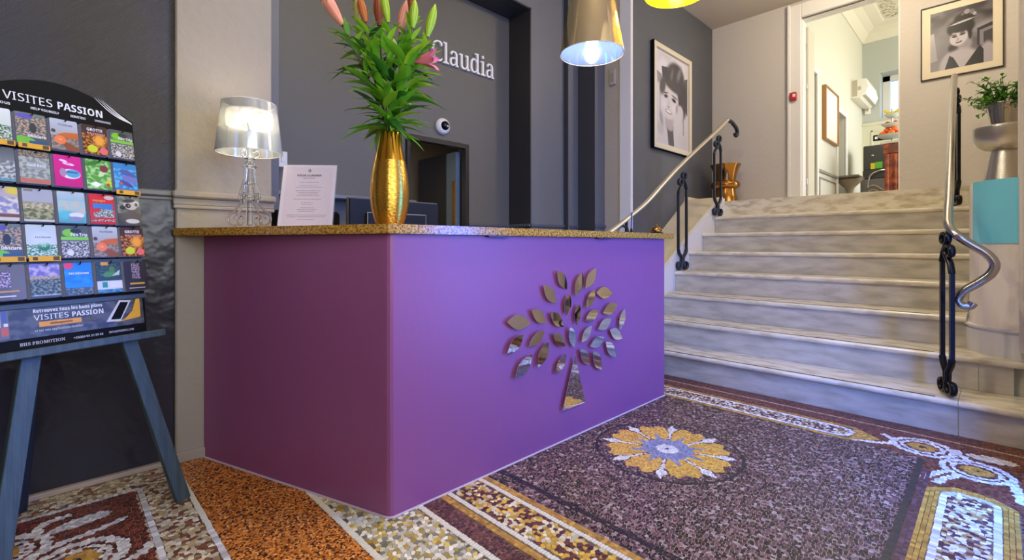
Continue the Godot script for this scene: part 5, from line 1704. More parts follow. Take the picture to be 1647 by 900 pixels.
func brochures(f: Transform3D, _board: Node3D) -> void:
	var kinds := cover_prints()
	var layout := [["leafy", "collage", "florian", "grotto", "funtrip"], ["haze", "rock", "pink", "leaves", "dolphins"], ["sunset", "meadow", "beach", "red", "lemur"], ["collage", "green10", "funtrip", "florian", "grotto"], ["phonegrid", "village", "excursion", "plane", "phone"]]
	var tops := [0.787, 0.655, 0.524, 0.402, 0.270]
	var lefts := [-0.460, -0.371, -0.281, -0.190, -0.102]
	var tagged := ["00", "01", "14", "30", "31"]
	var rowname := ["top", "second", "middle", "fourth", "bottom"]
	var inks := {"w": M.white_ink, "d": mat("ink_blue", c8("5a6478"), 0.5), "o": mat("ink_orange", c8("f0c090"), 0.5), "p": mat("ink_pink", c8("e0909a"), 0.5), "y": mat("ink_yellow", c8("f0b030"), 0.5), "l": mat("ink_lime", c8("a8e0b0"), 0.5)}
	var edge := mat("paper_edges", c8("8a8aa0"), 0.7)
	var hook := mat("hook_black", c8("101012"), 0.3)
	for r in 5:
		for c in 5:
			var k: String = layout[r][c]
			var kd: Array = kinds[k]
			var w := 0.0785
			var h := 0.112
			var x: float = lefts[c]
			var y: float = tops[r] - h
			var lab: String = "pack of " + kd[2] + ", " + rowname[r] + " row of the board"
			var t := thing("brochure_pack", lab, "brochures", f * Transform3D(Basis(), Vector3(x, y, 0.007)), "brochure packs on the board")
			var b := MB.new()
			for i in 5:
				b.bx(Vector3(-0.0012 * (4 - i), 0.0004 * i, 0.0032 * i), Vector3(w - 0.0012 * (4 - i), h + 0.0004 * i, 0.0032 * i + 0.0027), 0.0006)
			obj("leaflets", b, edge, t)
			b = MB.new()
			var p := PackedVector2Array()
			for q in [[0.005, 0.005, PI], [w - 0.005, 0.005, -PI / 2], [w - 0.005, h - 0.005, 0.0], [0.005, h - 0.005, PI / 2]]:
				for i in 4:
					var a: float = q[2] + PI / 2 * i / 3.0
					p.append(Vector2(q[0] + 0.005 * cos(a), q[1] + 0.005 * sin(a)))
			b.prism(p, Vector3(0, 0.002, 0.0158), Vector3.RIGHT, Vector3.UP, 0.0012)
			if not M.has("print_" + k):
				printed("print_" + k, paint(80, 112, kd[0], r * 5 + c + 1), 0.3)
			var o := obj("cover", b, M["print_" + k], t)
			uv_box(o, Vector2(0, 0.002), Vector2(w, h))
			for q in kd[1]:
				text("lettering", q[0], q[1] * h * 0.8, Transform3D(Basis(), Vector3(q[2] * w, 0.002 + (1.0 - q[3]) * h, 0.0172)), inks[q[5]], o, q[4] * w, q[6])
			if tagged.has("%d%d" % [r, c]):
				b = MB.new()
				b.bx(Vector3(0.002, -0.010, 0.0165), Vector3(w + 0.006, 0.008, 0.019), 0.0006)
				var tg := obj("price_strip", b, M.yellow_ink, t)
				tg.set_meta("label", "yellow strip")
				b = MB.new()
				b.bx(Vector3(0.012, -0.006, 0.0188), Vector3(0.024, 0.005, 0.0196))
				obj("strip_print", b, mat("strip_dark", c8("5a4212"), 0.5), tg)
				b = MB.new()
				b.bx(Vector3(w - 0.014, -0.007, 0.0188), Vector3(w + 0.002, 0.006, 0.0196))
				obj("strip_print", b, mat("strip_dark", c8("5a4212"), 0.5), tg)
			b = MB.new()
			var hx := w * 0.55
			b.tube(smooth_path([Vector3(hx, h - 0.004, -0.006), Vector3(hx, h - 0.001, 0.010), Vector3(hx, h - 0.003, 0.024), Vector3(hx, h + 0.006, 0.030)], 4), 0.0022, 6)
			obj("hook", b, hook, t)

# ---------------------------------------------------------------- things on the counter
const TOP := 1.077
func counter_things() -> void:
	# table lamp of clear acrylic with a pleated silver shade
	var t := thing("table_lamp", "lit clear acrylic table lamp with a pleated silver shade, on the worktop", "lamp", at(0.645, TOP, -2.36))
	var b := MB.new()
	b.bx(Vector3(-0.011, 0.012, -0.011), Vector3(0.011, 0.44, 0.011), 0.003)
	obj("column", b, M.clear_acrylic, t)
	b = MB.new()
	for q in [[0.145, 0.034], [0.20, 0.028], [0.275, 0.030], [0.312, 0.024]]:
		b = MB.new()
		b.lathe([Vector2(0.0, q[0] - 0.006), Vector2(q[1] * 0.8, q[0] - 0.006), Vector2(q[1], q[0]), Vector2(q[1] * 0.8, q[0] + 0.006), Vector2(0.0, q[0] + 0.006)], Vector3.ZERO, 20)
		obj("collar", b, M.clear_acrylic, t)
	# four flat cut-out plates with scrolls, crossing in the column
	for k in 4:
		b = MB.new()
		var p := [Vector2(0.012, 0.30), Vector2(0.022, 0.28), Vector2(0.020, 0.25), Vector2(0.028, 0.20), Vector2(0.040, 0.17), Vector2(0.046, 0.135), Vector2(0.036, 0.115), Vector2(0.05, 0.10), Vector2(0.062, 0.085)]
		p.append_array(spiral(Vector2(0.066, 0.036), 0.036, 0.008, 1.3, -5.6, 26))
		var pts := []
		for q in p:
			pts.append(Vector3(q.x, maxf(q.y, 0.004), 0))
		b.tube(pts, 0.0048, 8, true, Vector2(1.0, 1.0))
		var pts2 := []
		for q in spiral(Vector2(0.030, 0.34), 0.018, 0.006, -1.6, 3.4, 16):
			pts2.append(Vector3(q.x, q.y, 0))
		b.tube(pts2, 0.004, 8)
		pts2 = []
		for q in spiral(Vector2(0.034, 0.145), 0.016, 0.005, -1.6, 3.6, 16):
			pts2.append(Vector3(q.x, q.y, 0))
		b.tube(pts2, 0.004, 8)
		obj("scroll_foot", b, M.clear_acrylic, t, Transform3D(Basis(Vector3.UP, PI / 2 * k + 0.78), Vector3.ZERO))
	b = MB.new()
	pleated(b, 0.133, 0.338, 0.109, 0.560, 80, 0.0024)
	obj("lamp_shade", b, M.silver_shade, t)
	for q in [[0.133, 0.338], [0.109, 0.560]]:
		b = MB.new()
		var ring := []
		for i in 41:
			ring.append(Vector3(q[0] * cos(TAU * i / 40.0), q[1], q[0] * sin(TAU * i / 40.0)))
		b.tube(ring, 0.0016, 6, false)
		obj("shade_rim", b, mat("rim_clear", c8("e2e4e2"), 0.1), t)
	b = MB.new()
	for k in 3:
		var a := TAU * k / 3.0
		b.tube([Vector3(0, 0.44, 0), Vector3(cos(a) * 0.03, 0.465, sin(a) * 0.03), Vector3(cos(a) * 0.045, 0.47, sin(a) * 0.045)], 0.004, 6)
	obj("bulb_holder", b, M.white_plastic, t)
	for k in 3:
		var a := TAU * k / 3.0
		b = MB.new()
		b.lathe([Vector2(0.0, -0.028), Vector2(0.010, -0.026), Vector2(0.019, -0.008), Vector2(0.021, 0.008), Vector2(0.014, 0.026), Vector2(0.0, 0.031)], Vector3(cos(a) * 0.055, 0.495, sin(a) * 0.055), 14)
		obj("light_bulb", b, M.bulb_glow, t)
		bulb_light("table_lamp_light_%d" % k, Vector3(0.645 + cos(a) * 0.055, TOP + 0.497, -2.36 + sin(a) * 0.055), Color(1.0, 0.9, 0.74), 0.02, 0.02)
	b = MB.new()
	b.lathe([Vector2(0.092, 0.458), Vector2(0.096, 0.490), Vector2(0.092, 0.524)], Vector3.ZERO, 48)
	var df := mat("added_ring_glow", Color(1.0, 0.97, 0.9, 0.55), 0.5)  # added glowing ring for the band of light spread by the pleats
	df.transparency = BaseMaterial3D.TRANSPARENCY_ALPHA
	df.emission_enabled = true
	df.emission = Color(1.0, 0.95, 0.84)
	df.emission_energy_multiplier = 2.4
	obj("added_lamp_glow", b, df, t)
	# notice in a clear stand
	var nb := Basis(Vector3.UP, deg_to_rad(-41.0)) * Basis(Vector3.RIGHT, deg_to_rad(-14.0))
	t = thing("notice_card", "pale pink printed notice standing between the table lamp and the gold vase", "notice", Transform3D(nb, Vector3(0.80, TOP + 0.002, -2.125)))
	b = MB.new()
	b.bx(Vector3(-0.117, 0.004, -0.001), Vector3(0.117, 0.292, 0.001))
	var sheet := printed("notice_print", notice_print(), 0.5)
	var o := obj("sheet", b, sheet, t)
	uv_box(o, Vector2(-0.117, 0.004), Vector2(0.234, 0.288))
	b = MB.new()
	b.bx(Vector3(-0.121, 0.0, -0.0035), Vector3(0.121, 0.296, -0.002))
	obj("acrylic_sleeve", b, M.window_glass, t)
	b = MB.new()
	b.box(Transform3D(Basis(Vector3.RIGHT, deg_to_rad(38.0)), Vector3(0, 0.052, -0.045)), Vector3(0.12, 0.14, 0.003))
	obj("support", b, M.window_glass, t)
	text("lettering", "VILLA CLAUDIA", 0.0085, Transform3D(Basis(), Vector3(0, 0.238, 0.0013)), M.ink, t, 0.108, true, "Droid Sans", 0.0004, true)
	text("lettering", "HOTEL CANNES", 0.004, Transform3D(Basis(), Vector3(0, 0.227, 0.0013)), M.ink, t, 0.05, false, "Droid Sans", 0.0004, true)
	# gold vase
	t = thing("gold_vase", "tall gold vase with a ribbed belly and a smooth polished neck, holding the lilies", "vase", at(0.952, TOP, -1.662))
	b = MB.new()
	var prof := [Vector2(0.0, 0.0), Vector2(0.050, 0.0), Vector2(0.053, 0.003)]
	for i in 15:
		var y := 0.008 + 0.242 * i / 14.0
		prof.append(Vector2(vase_r(y), y))
	b.lathe(prof, Vector3.ZERO, 48)
	obj("body", b, M.ribbed_gold, t)
	b = MB.new()
	prof = []
	for i in 9:
		var y := 0.249 + 0.113 * i / 8.0
		prof.append(Vector2(vase_r(y) - 0.0006, y))
	prof.append(Vector2(vase_r(0.362) - 0.003, 0.3635))
	prof.append(Vector2(vase_r(0.30) - 0.004, 0.30))
	prof.append(Vector2(0.045, 0.16))
	prof.append(Vector2(0.0, 0.15))
	b.lathe(prof, Vector3.ZERO, 48)
	obj("neck", b, M.gold, t)
	# desk bell
	t = thing("service_bell", "small brass service bell at the right end of the worktop", "bell", at(2.925, TOP, -1.605))
	b = MB.new()
	b.lathe([Vector2(0.0, 0.0), Vector2(0.040, 0.0), Vector2(0.042, 0.004), Vector2(0.038, 0.010), Vector2(0.012, 0.012), Vector2(0.012, 0.016)], Vector3.ZERO, 28)
	obj("base", b, M.black_plastic, t)
	b = MB.new()
	b.lathe([Vector2(0.037, 0.015), Vector2(0.036, 0.022), Vector2(0.030, 0.036), Vector2(0.018, 0.046), Vector2(0.0, 0.049)], Vector3.ZERO, 28)
	obj("dome", b, M.brass, t)
	b = MB.new()
	b.lathe([Vector2(0.0, 0.049), Vector2(0.003, 0.049), Vector2(0.003, 0.056), Vector2(0.007, 0.057), Vector2(0.007, 0.062), Vector2(0.0, 0.063)], Vector3.ZERO, 12)
	obj("button", b, M.brass, t)
	# pen on a stand near the bell
	t = thing("counter_pen", "blue pen standing upright in a small holder on the worktop, left of the bell", "pen", at(2.70, TOP, -1.66))
	b = MB.new()
	b.lathe([Vector2(0.0, 0.0), Vector2(0.022, 0.0), Vector2(0.022, 0.006), Vector2(0.008, 0.010), Vector2(0.007, 0.03), Vector2(0.0, 0.03)], Vector3.ZERO, 18)
	obj("holder", b, M.black_plastic, t)
	b = MB.new()
	b.tube([Vector3(0, 0.02, 0), Vector3(0.004, 0.135, 0)], 0.005, 8)
	obj("barrel", b, mat("pen_blue", c8("3a3f78"), 0.3), t)
	# monitor seen from behind
	t = thing("monitor", "black computer monitor seen from behind, on the work surface beyond the gold vase", "monitor", at(1.44, 0.74, -2.45))
	b = MB.new()
	b.bx(Vector3(-0.29, 0.16, -0.025), Vector3(0.30, 0.522, 0.0), 0.006)
	obj("screen_frame", b, mat("frame_grey", c8("55534f"), 0.35), t)
	b = MB.new()
	b.prism(PackedVector2Array([Vector2(-0.283, 0.168), Vector2(0.293, 0.168), Vector2(0.293, 0.514), Vector2(-0.283, 0.514)]), Vector3(0, 0, 0), Vector3.RIGHT, Vector3.UP, 0.012)
	obj("back_cover", b, M.dark_plastic, t)
	b = MB.new()
	b.bx(Vector3(-0.19, 0.20, 0.012), Vector3(0.19, 0.44, 0.03), 0.006)
	obj("back_bulge", b, M.dark_plastic, t)
	b = MB.new()
	b.tube([Vector3(-0.19, 0.20, 0.03), Vector3(-0.19, 0.44, 0.03), Vector3(0.19, 0.44, 0.03), Vector3(0.19, 0.20, 0.03)], 0.003, 6)
	obj("bulge_edge", b, mat("frame_light", c8("9a9890"), 0.35), t)
	b = MB.new()
	b.bx(Vector3(-0.03, 0.0, 0.0), Vector3(0.03, 0.25, 0.02), 0.004)
	b.bx(Vector3(-0.12, 0.0, -0.09), Vector3(0.12, 0.012, 0.09), 0.004)
	obj("foot", b, M.black_plastic, t)
	# office machine in the corner behind the lamp
	t = thing("printer", "black office machine with a green light strip, low in the corner behind the lamp", "printer", at(1.06, 0.74, -2.92))
	b = MB.new()
	b.bx(Vector3(-0.16, 0, -0.14), Vector3(0.2, 0.46, 0.14), 0.015)
	obj("body", b, M.black_plastic, t)
	b = MB.new()
	b.bx(Vector3(-0.10, 0.37, 0.139), Vector3(0.10, 0.385, 0.143), 0.002)
	obj("panel_strip", b, mat("green_strip", c8("3a5a40"), 0.4), t)

func pleated(b: MB, r0: float, y0: float, r1: float, y1: float, n: int, amp: float) -> void:
	var rows := []
	for i in 5:
		var s := i / 4.0
		var row := []
		for j in n * 2 + 1:
			var a := TAU * j / (n * 2.0)
			var r := lerpf(r0, r1, s) + (amp if j % 2 == 0 else -amp)
			row.append(Vector3(r * cos(a), lerpf(y0, y1, s), r * sin(a)))
		rows.append(row)
	b.grid(rows, true)

func vase_r(y: float) -> float:
	var pts := [Vector2(0.0, 0.053), Vector2(0.03, 0.062), Vector2(0.07, 0.071), Vector2(0.12, 0.0755), Vector2(0.17, 0.073), Vector2(0.22, 0.066), Vector2(0.27, 0.056), Vector2(0.32, 0.046), Vector2(0.365, 0.0395)]
	for i in pts.size() - 1:
		if y <= pts[i + 1].x:
			var s: float = (y - pts[i].x) / (pts[i + 1].x - pts[i].x)
			var p0: float = pts[max(i - 1, 0)].y
			var p3: float = pts[min(i + 2, pts.size() - 1)].y
			return cubic_interpolate(pts[i].y, pts[i + 1].y, p0, p3, s)
	return pts[-1].y

func notice_print() -> ImageTexture:
	var im := Image.create(234, 288, false, Image.FORMAT_RGB8)
	im.fill(c8("dccfd3"))
	im.fill_rect(Rect2i(14, 10, 206, 270), c8("d6c6ca"))
	# a clover emblem
	for q in [Vector2i(117, 22), Vector2i(112, 27), Vector2i(122, 27), Vector2i(117, 32)]:
		im.fill_rect(Rect2i(q.x - 3, q.y - 3, 6, 6), c8("6a6266"))
		im.fill_rect(Rect2i(q.x - 1, q.y - 1, 2, 2), c8("d6c6ca"))
	# lines of small print, too fine to read
	var r := RandomNumberGenerator.new()
	r.seed = 3
	for q in [[82, 84], [98, 82], [106, 110], [122, 108], [130, 90], [138, 86], [146, 100], [162, 122], [178, 52], [186, 46], [202, 54], [210, 84], [218, 72], [236, 172], [244, 160], [256, 70]]:
		var x: int = 117 - q[1] / 2
		while x < 117 + q[1] / 2:
			var w := r.randi_range(2, 7)
			im.fill_rect(Rect2i(x, q[0], w, 2), c8("6e6468").lerp(c8("9a8e92"), r.randf()))
			x += w + r.randi_range(1, 2)
	im.generate_mipmaps()
	return ImageTexture.create_from_image(im)

# ---------------------------------------------------------------- lilies
func bud_mesh(len: float, rad: float, open := 0.0) -> ArrayMesh:
	# six tepals closed to a spindle; with open > 0 the tips part
	var b := MB.new()
	for k in 6:
		var a := TAU * k / 6.0 + (0.0 if k % 2 == 0 else 0.05)
		var rows := []
		for i in 10:
			var s := i / 9.0
			var r := rad * (0.25 + 0.75 * pow(sin(PI * clampf(s * 0.82 + 0.06, 0, 1)), 0.8)) * (1.0 - 0.85 * pow(s, 6.0)) + open * len * 0.45 * s * s * s
			var hw: float = rad * 0.66 * pow(sin(PI * clampf(s * 0.93 + 0.05, 0.0, 1.0)), 0.7)
			var d := Vector3(cos(a), 0, sin(a))
			var e := Vector3(-sin(a), 0, cos(a))
			var y := len * s * (1.0 - open * 0.25 * s * s)
			rows.append([d * (r - rad * 0.22) + e * hw + Vector3(0, y, 0), d * r + Vector3(0, y, 0), d * (r - rad * 0.22) - e * hw + Vector3(0, y, 0)])
		b.grid(rows)
	return b.mesh()

func lilies() -> void:
	var r := RandomNumberGenerator.new()
	r.seed = 19
	var base := Vector3(0.952, TOP + 0.33, -1.662)
	var lm := [leaf_mesh(0.16, 0.040, 0.25), leaf_mesh(0.20, 0.036, 0.45), leaf_mesh(0.135, 0.042, 0.1), leaf_mesh(0.17, 0.040, 0.7)]
	var tall := bud_mesh(0.135, 0.019)
	var small := bud_mesh(0.105, 0.0165)
	var slim := bud_mesh(0.14, 0.0165)
	var half := bud_mesh(0.14, 0.019, 0.35)
	var opened := bud_mesh(0.115, 0.022, 0.95)
	# tip of the stem (camera frame: right, up, towards), bud mesh and material, tilt of the bud, label
	var rt := Vector3(0.716, 0, 0.698)
	var tw := Vector3(-0.698, 0, 0.716)
	var list := [
		[Vector3(-0.165, 0.428, 0.06), half, "bud_pink", Vector3(-0.62, 1, 0), "lily stem leaning far left with a parting pink bud", true],
		[Vector3(-0.135, 0.54, -0.05), slim, "bud_rust", Vector3(-0.3, 1, 0.1), "lily stem rising out of the picture left of the green bud", true],
		[Vector3(-0.125, 0.465, 0.0), tall, "bud_green", Vector3(0.02, 1, 0), "lily stem with an upright pale yellow green bud, right of the pink one", false],
		[Vector3(-0.080, 0.445, 0.05), small, "bud_orange", Vector3(-0.25, 1, 0), "lily stem with a small brownish orange bud beside the pale green bud", false],
		[Vector3(-0.047, 0.465, -0.02), tall, "bud_rust", Vector3(-0.05, 1, 0), "lily stem with an upright deep rust bud in the middle of the bouquet", true],
		[Vector3(0.008, 0.44, 0.06), slim, "bud_lime", Vector3(-0.15, 1, 0.1), "lily stem with a bright lime bud on the thickest green stalk", false],
		[Vector3(0.028, 0.45, -0.05), tall, "bud_pink", Vector3(0.2, 1, 0), "lily stem with a slender pink and green bud right of the middle", false],
		[Vector3(0.085, 0.49, 0.0), slim, "bud_rust", Vector3(0.05, 1, 0), "lily stem with a dark red brown bud near the right of the bouquet", true],
		[Vector3(0.105, 0.415, 0.07), small, "bud_lime", Vector3(0.1, 1, 0.1), "lily stem with a plump green bud at the right of the bouquet", false],
		[Vector3(0.142, 0.425, -0.03), tall, "bud_lime", Vector3(0.25, 1, 0), "lily stem with a yellow green bud, the farthest right of the upright ones", false],
		[Vector3(0.105, 0.305, 0.02), opened, "bud_rose", Vector3(1.0, 0.05, 0.1), "lily stem with an opening pink flower turned to the wall letters", false],
		[Vector3(-0.02, 0.36, -0.10), small, "bud_green", Vector3(0.1, 1, -0.2), "short leafy lily stem at the back with a small green bud", false],
	]
	for k in list.size():
		var q: Array = list[k]
		var t := thing("lily_stem", q[4], "lily", Transform3D(), "lilies in the gold vase")
		var v: Vector3 = q[0]
		var tip := base + rt * v.x + Vector3.UP * v.y + tw * v.z
		var a := TAU * k / list.size()
		var foot := Vector3(0.952 - (tip.x - base.x) * 0.12 + 0.012 * cos(a), TOP + 0.18, -1.662 - (tip.z - base.z) * 0.12 + 0.012 * sin(a))
		var mid := Vector3(lerpf(0.952, tip.x, 0.12) + 0.014 * cos(a), TOP + 0.37, lerpf(-1.662, tip.z, 0.12) + 0.014 * sin(a))
		var path := smooth_path([foot, mid, mid.lerp(tip, 0.5) + Vector3(r.randf_range(-0.01, 0.01), 0.012, r.randf_range(-0.01, 0.01)), tip], 6)
		var rad := []
		for i in path.size():
			rad.append(lerpf(0.0050, 0.0030, float(i) / (path.size() - 1)))
		var b := MB.new()
		b.tube(path, rad, 8)
		obj("stem", b, M.lily_stem_dark if q[5] else M.lily_stem, t)
		var d: Vector3 = q[3]
		var up := (rt * d.x + Vector3.UP * d.y + tw * d.z).normalized()
		var sd := up.cross(Vector3(0.3, 0.1, 1)).normalized()
		put("flower" if q[1] == opened else "bud", q[1], M[q[2]], t, Transform3D(Basis(sd, up, sd.cross(up)), tip - up * 0.004))
		# leaves: dense along the stem, longest in the middle
		var n := 19 if k != 1 else 12
		var outw := Vector3(v.x * rt.x + v.z * tw.x, 0, v.x * rt.z + v.z * tw.z)
		for i in n:
			var s := 0.33 + 0.60 * i / float(n)
			var fi := s * (path.size() - 1)
			var p: Vector3 = (path[int(fi)] as Vector3).lerp(path[mini(int(fi) + 1, path.size() - 1)], fi - int(fi))
			var az := i * 2.4 + k * 1.3
			var dir := Vector3(cos(az), 0, sin(az)) + outw.normalized() * 0.7
			var rise := r.randf_range(0.2, 1.8)
			if s < 0.45:
				rise = r.randf_range(-0.3, 0.9)
			dir = (dir.normalized() + Vector3.UP * rise).normalized()
			var sc := r.randf_range(0.65, 1.0) * (0.62 if s > 0.8 else 1.0)
			var bs := Basis.looking_at(dir, Vector3(r.randf_range(-0.3, 0.3), 1, r.randf_range(-0.3, 0.3))).scaled(Vector3.ONE * sc)
			put("leaf", lm[r.randi() % 4], M["leaf%d" % [0, 2, 0, 1, 0, 2, 1, 3, 0][r.randi() % 9]], t, Transform3D(bs, p))
		# the fan of small leaves that sheathes the bud's foot
		for i in 3:
			var az := TAU * i / 3.0 + k
			var dir := (up * 1.1 + sd * cos(az) + sd.cross(up) * sin(az)).normalized()
			put("leaf", lm[2], M["leaf%d" % (2 if i == 0 else 0)], t, Transform3D(Basis.looking_at(dir, up + Vector3(0.01, 0, 0.02)).scaled(Vector3.ONE * 0.5), tip - up * 0.05))

# ---------------------------------------------------------------- hanging lamps
func pendants() -> void:
	for q in [["gold_shade", Vector3(2.125, 2.045, -1.553), "smoky gold transparent pendant lamp with a lit bulb, hanging above the desk", "reflection_lining"], ["yellow_shade", Vector3(2.47, 2.388, -1.235), "bright yellow pendant lamp shade cut off by the top of the picture", ""]]:
		var t := thing("pendant_lamp", q[2], "lamp", Transform3D(Basis(), q[1]), "pendant lamps")
		var b := MB.new()
		pleated(b, 0.172, 0.0, 0.118, 0.30, 96, 0.0022)
		obj("lamp_shade", b, M[q[0]], t)
		for s in [[0.172, 0.0], [0.118, 0.30]]:
			b = MB.new()
			var ring := []
			for i in 49:
				ring.append(Vector3(s[0] * cos(TAU * i / 48.0), s[1], s[0] * sin(TAU * i / 48.0)))
			b.tube(ring, 0.0015, 6, false)
			obj("shade_rim", b, mat("rim_" + q[0], c8("c9cdd2") if q[0] == "gold_shade" else c8("e8d020"), 0.1, 0.4), t)
		if q[3] != "":  # lining added to carry the blue reflection inside the gold shade
			b = MB.new()
			b.lathe([Vector2(0.1675, 0.004), Vector2(0.115, 0.296)], Vector3.ZERO, 96)
			obj("reflection_lining", b, M[q[3]], t)
		b = MB.new()
		b.lathe([Vector2(0.0, 0.16), Vector2(0.020, 0.16), Vector2(0.020, 0.22), Vector2(0.008, 0.23), Vector2(0.0, 0.23)], Vector3.ZERO, 16)
		for k in 3:
			var a := TAU * k / 3.0
			b.tube([Vector3(0, 0.2, 0), Vector3(cos(a) * 0.122, 0.28, sin(a) * 0.122)], 0.002, 5)
		obj("socket", b, M.white_plastic, t)
		b = MB.new()
		b.lathe([Vector2(0.0, 0.012), Vector2(0.012, 0.014), Vector2(0.028, 0.032), Vector2(0.033, 0.055), Vector2(0.031, 0.085), Vector2(0.022, 0.12), Vector2(0.016, 0.16), Vector2(0.0, 0.162)], Vector3.ZERO, 24)
		obj("light_bulb", b, M.bulb_glow, t)
		b = MB.new()
		var top: float = ROOM_H - q[1].y
		b.tube([Vector3(0, 0.23, 0), Vector3(0, top - 0.02, 0)], 0.003, 6)
		b.lathe([Vector2(0.0, top - 0.03), Vector2(0.05, top - 0.03), Vector2(0.055, top), Vector2(0.0, top)], Vector3.ZERO, 20)
		obj("cord", b, M.white_plastic, t)
		bulb_light("pendant_light", (q[1] as Vector3) + Vector3(0, 0.07, 0), Color(1.0, 0.92, 0.8), 0.4, 0.03)

	# unseen ceiling lamps added as warm fill for lobby and landing; a small closet one
	for q in [[Vector3(1.7, ROOM_H, -0.9), "added unseen flush ceiling lamp over the mosaic floor"], [Vector3(5.0, ROOM_H, -0.7), "added unseen flush ceiling lamp over the marble steps"], [Vector3(1.75, 1.62, -4.1), "small round lamp under the sloping soffit behind the low door"]]:
		var t := thing("unseen_ceiling_lamp", q[1], "lamp", Transform3D(Basis(), q[0]), "flush ceiling lamps")
		var k := 0.25 if q[0].z < -3.0 else 1.0
		var b := MB.new()
		b.lathe([Vector2(0.0, -0.03 * k), Vector2(0.22 * k, -0.03 * k), Vector2(0.22 * k, 0.0), Vector2(0.0, 0.0)], Vector3.ZERO, 28)
		obj("base", b, M.white_plastic, t)
		b = MB.new()
		b.lathe([Vector2(0.0, -0.38 * k), Vector2(0.12 * k, -0.36 * k), Vector2(0.21 * k, -0.24 * k), Vector2(0.22 * k, -0.10 * k), Vector2(0.20 * k, -0.03 * k)], Vector3.ZERO, 28)
		obj("lamp_globe", b, mat("globe_glow_" + str(k), c8("fff4e0"), 0.4), t)
		var gm: StandardMaterial3D = M["globe_glow_" + str(k)]
		gm.emission_enabled = true
		gm.emission = Color(1.0, 0.92, 0.8)
		gm.emission_energy_multiplier = 2.0

# ---------------------------------------------------------------- things on the walls
func frame(b: MB, w: float, h: float, fw: float, d: float) -> void:
	b.bx(Vector3(-w / 2, -h / 2, 0), Vector3(-w / 2 + fw, h / 2, d), 0.003)
	b.bx(Vector3(w / 2 - fw, -h / 2, 0), Vector3(w / 2, h / 2, d), 0.003)
	b.bx(Vector3(-w / 2 + fw, -h / 2, 0), Vector3(w / 2 - fw, -h / 2 + fw, d), 0.003)
	b.bx(Vector3(-w / 2 + fw, h / 2 - fw, 0), Vector3(w / 2 - fw, h / 2, d), 0.003)

func picture(t: Node3D, w: float, h: float, fw: float, mw: float, d: float, fm: Material, tex: Texture2D, id: String, mm: Material) -> void:
	var b := MB.new()
	frame(b, w, h, fw, d)
	obj("picture_frame", b, fm, t)
	b = MB.new()
	b.bx(Vector3(-w / 2 + fw, -h / 2 + fw, 0), Vector3(w / 2 - fw, h / 2 - fw, d * 0.4))
	obj("mount", b, mm, t)
	b = MB.new()
	b.bx(Vector3(-w / 2 + mw, -h / 2 + mw, d * 0.2), Vector3(w / 2 - mw, h / 2 - mw, d * 0.45))
	var o := obj("print", b, printed(id, tex, 0.25), t)
	uv_box(o, Vector2(-w / 2 + mw, -h / 2 + mw), Vector2(w - mw * 2, h - mw * 2))

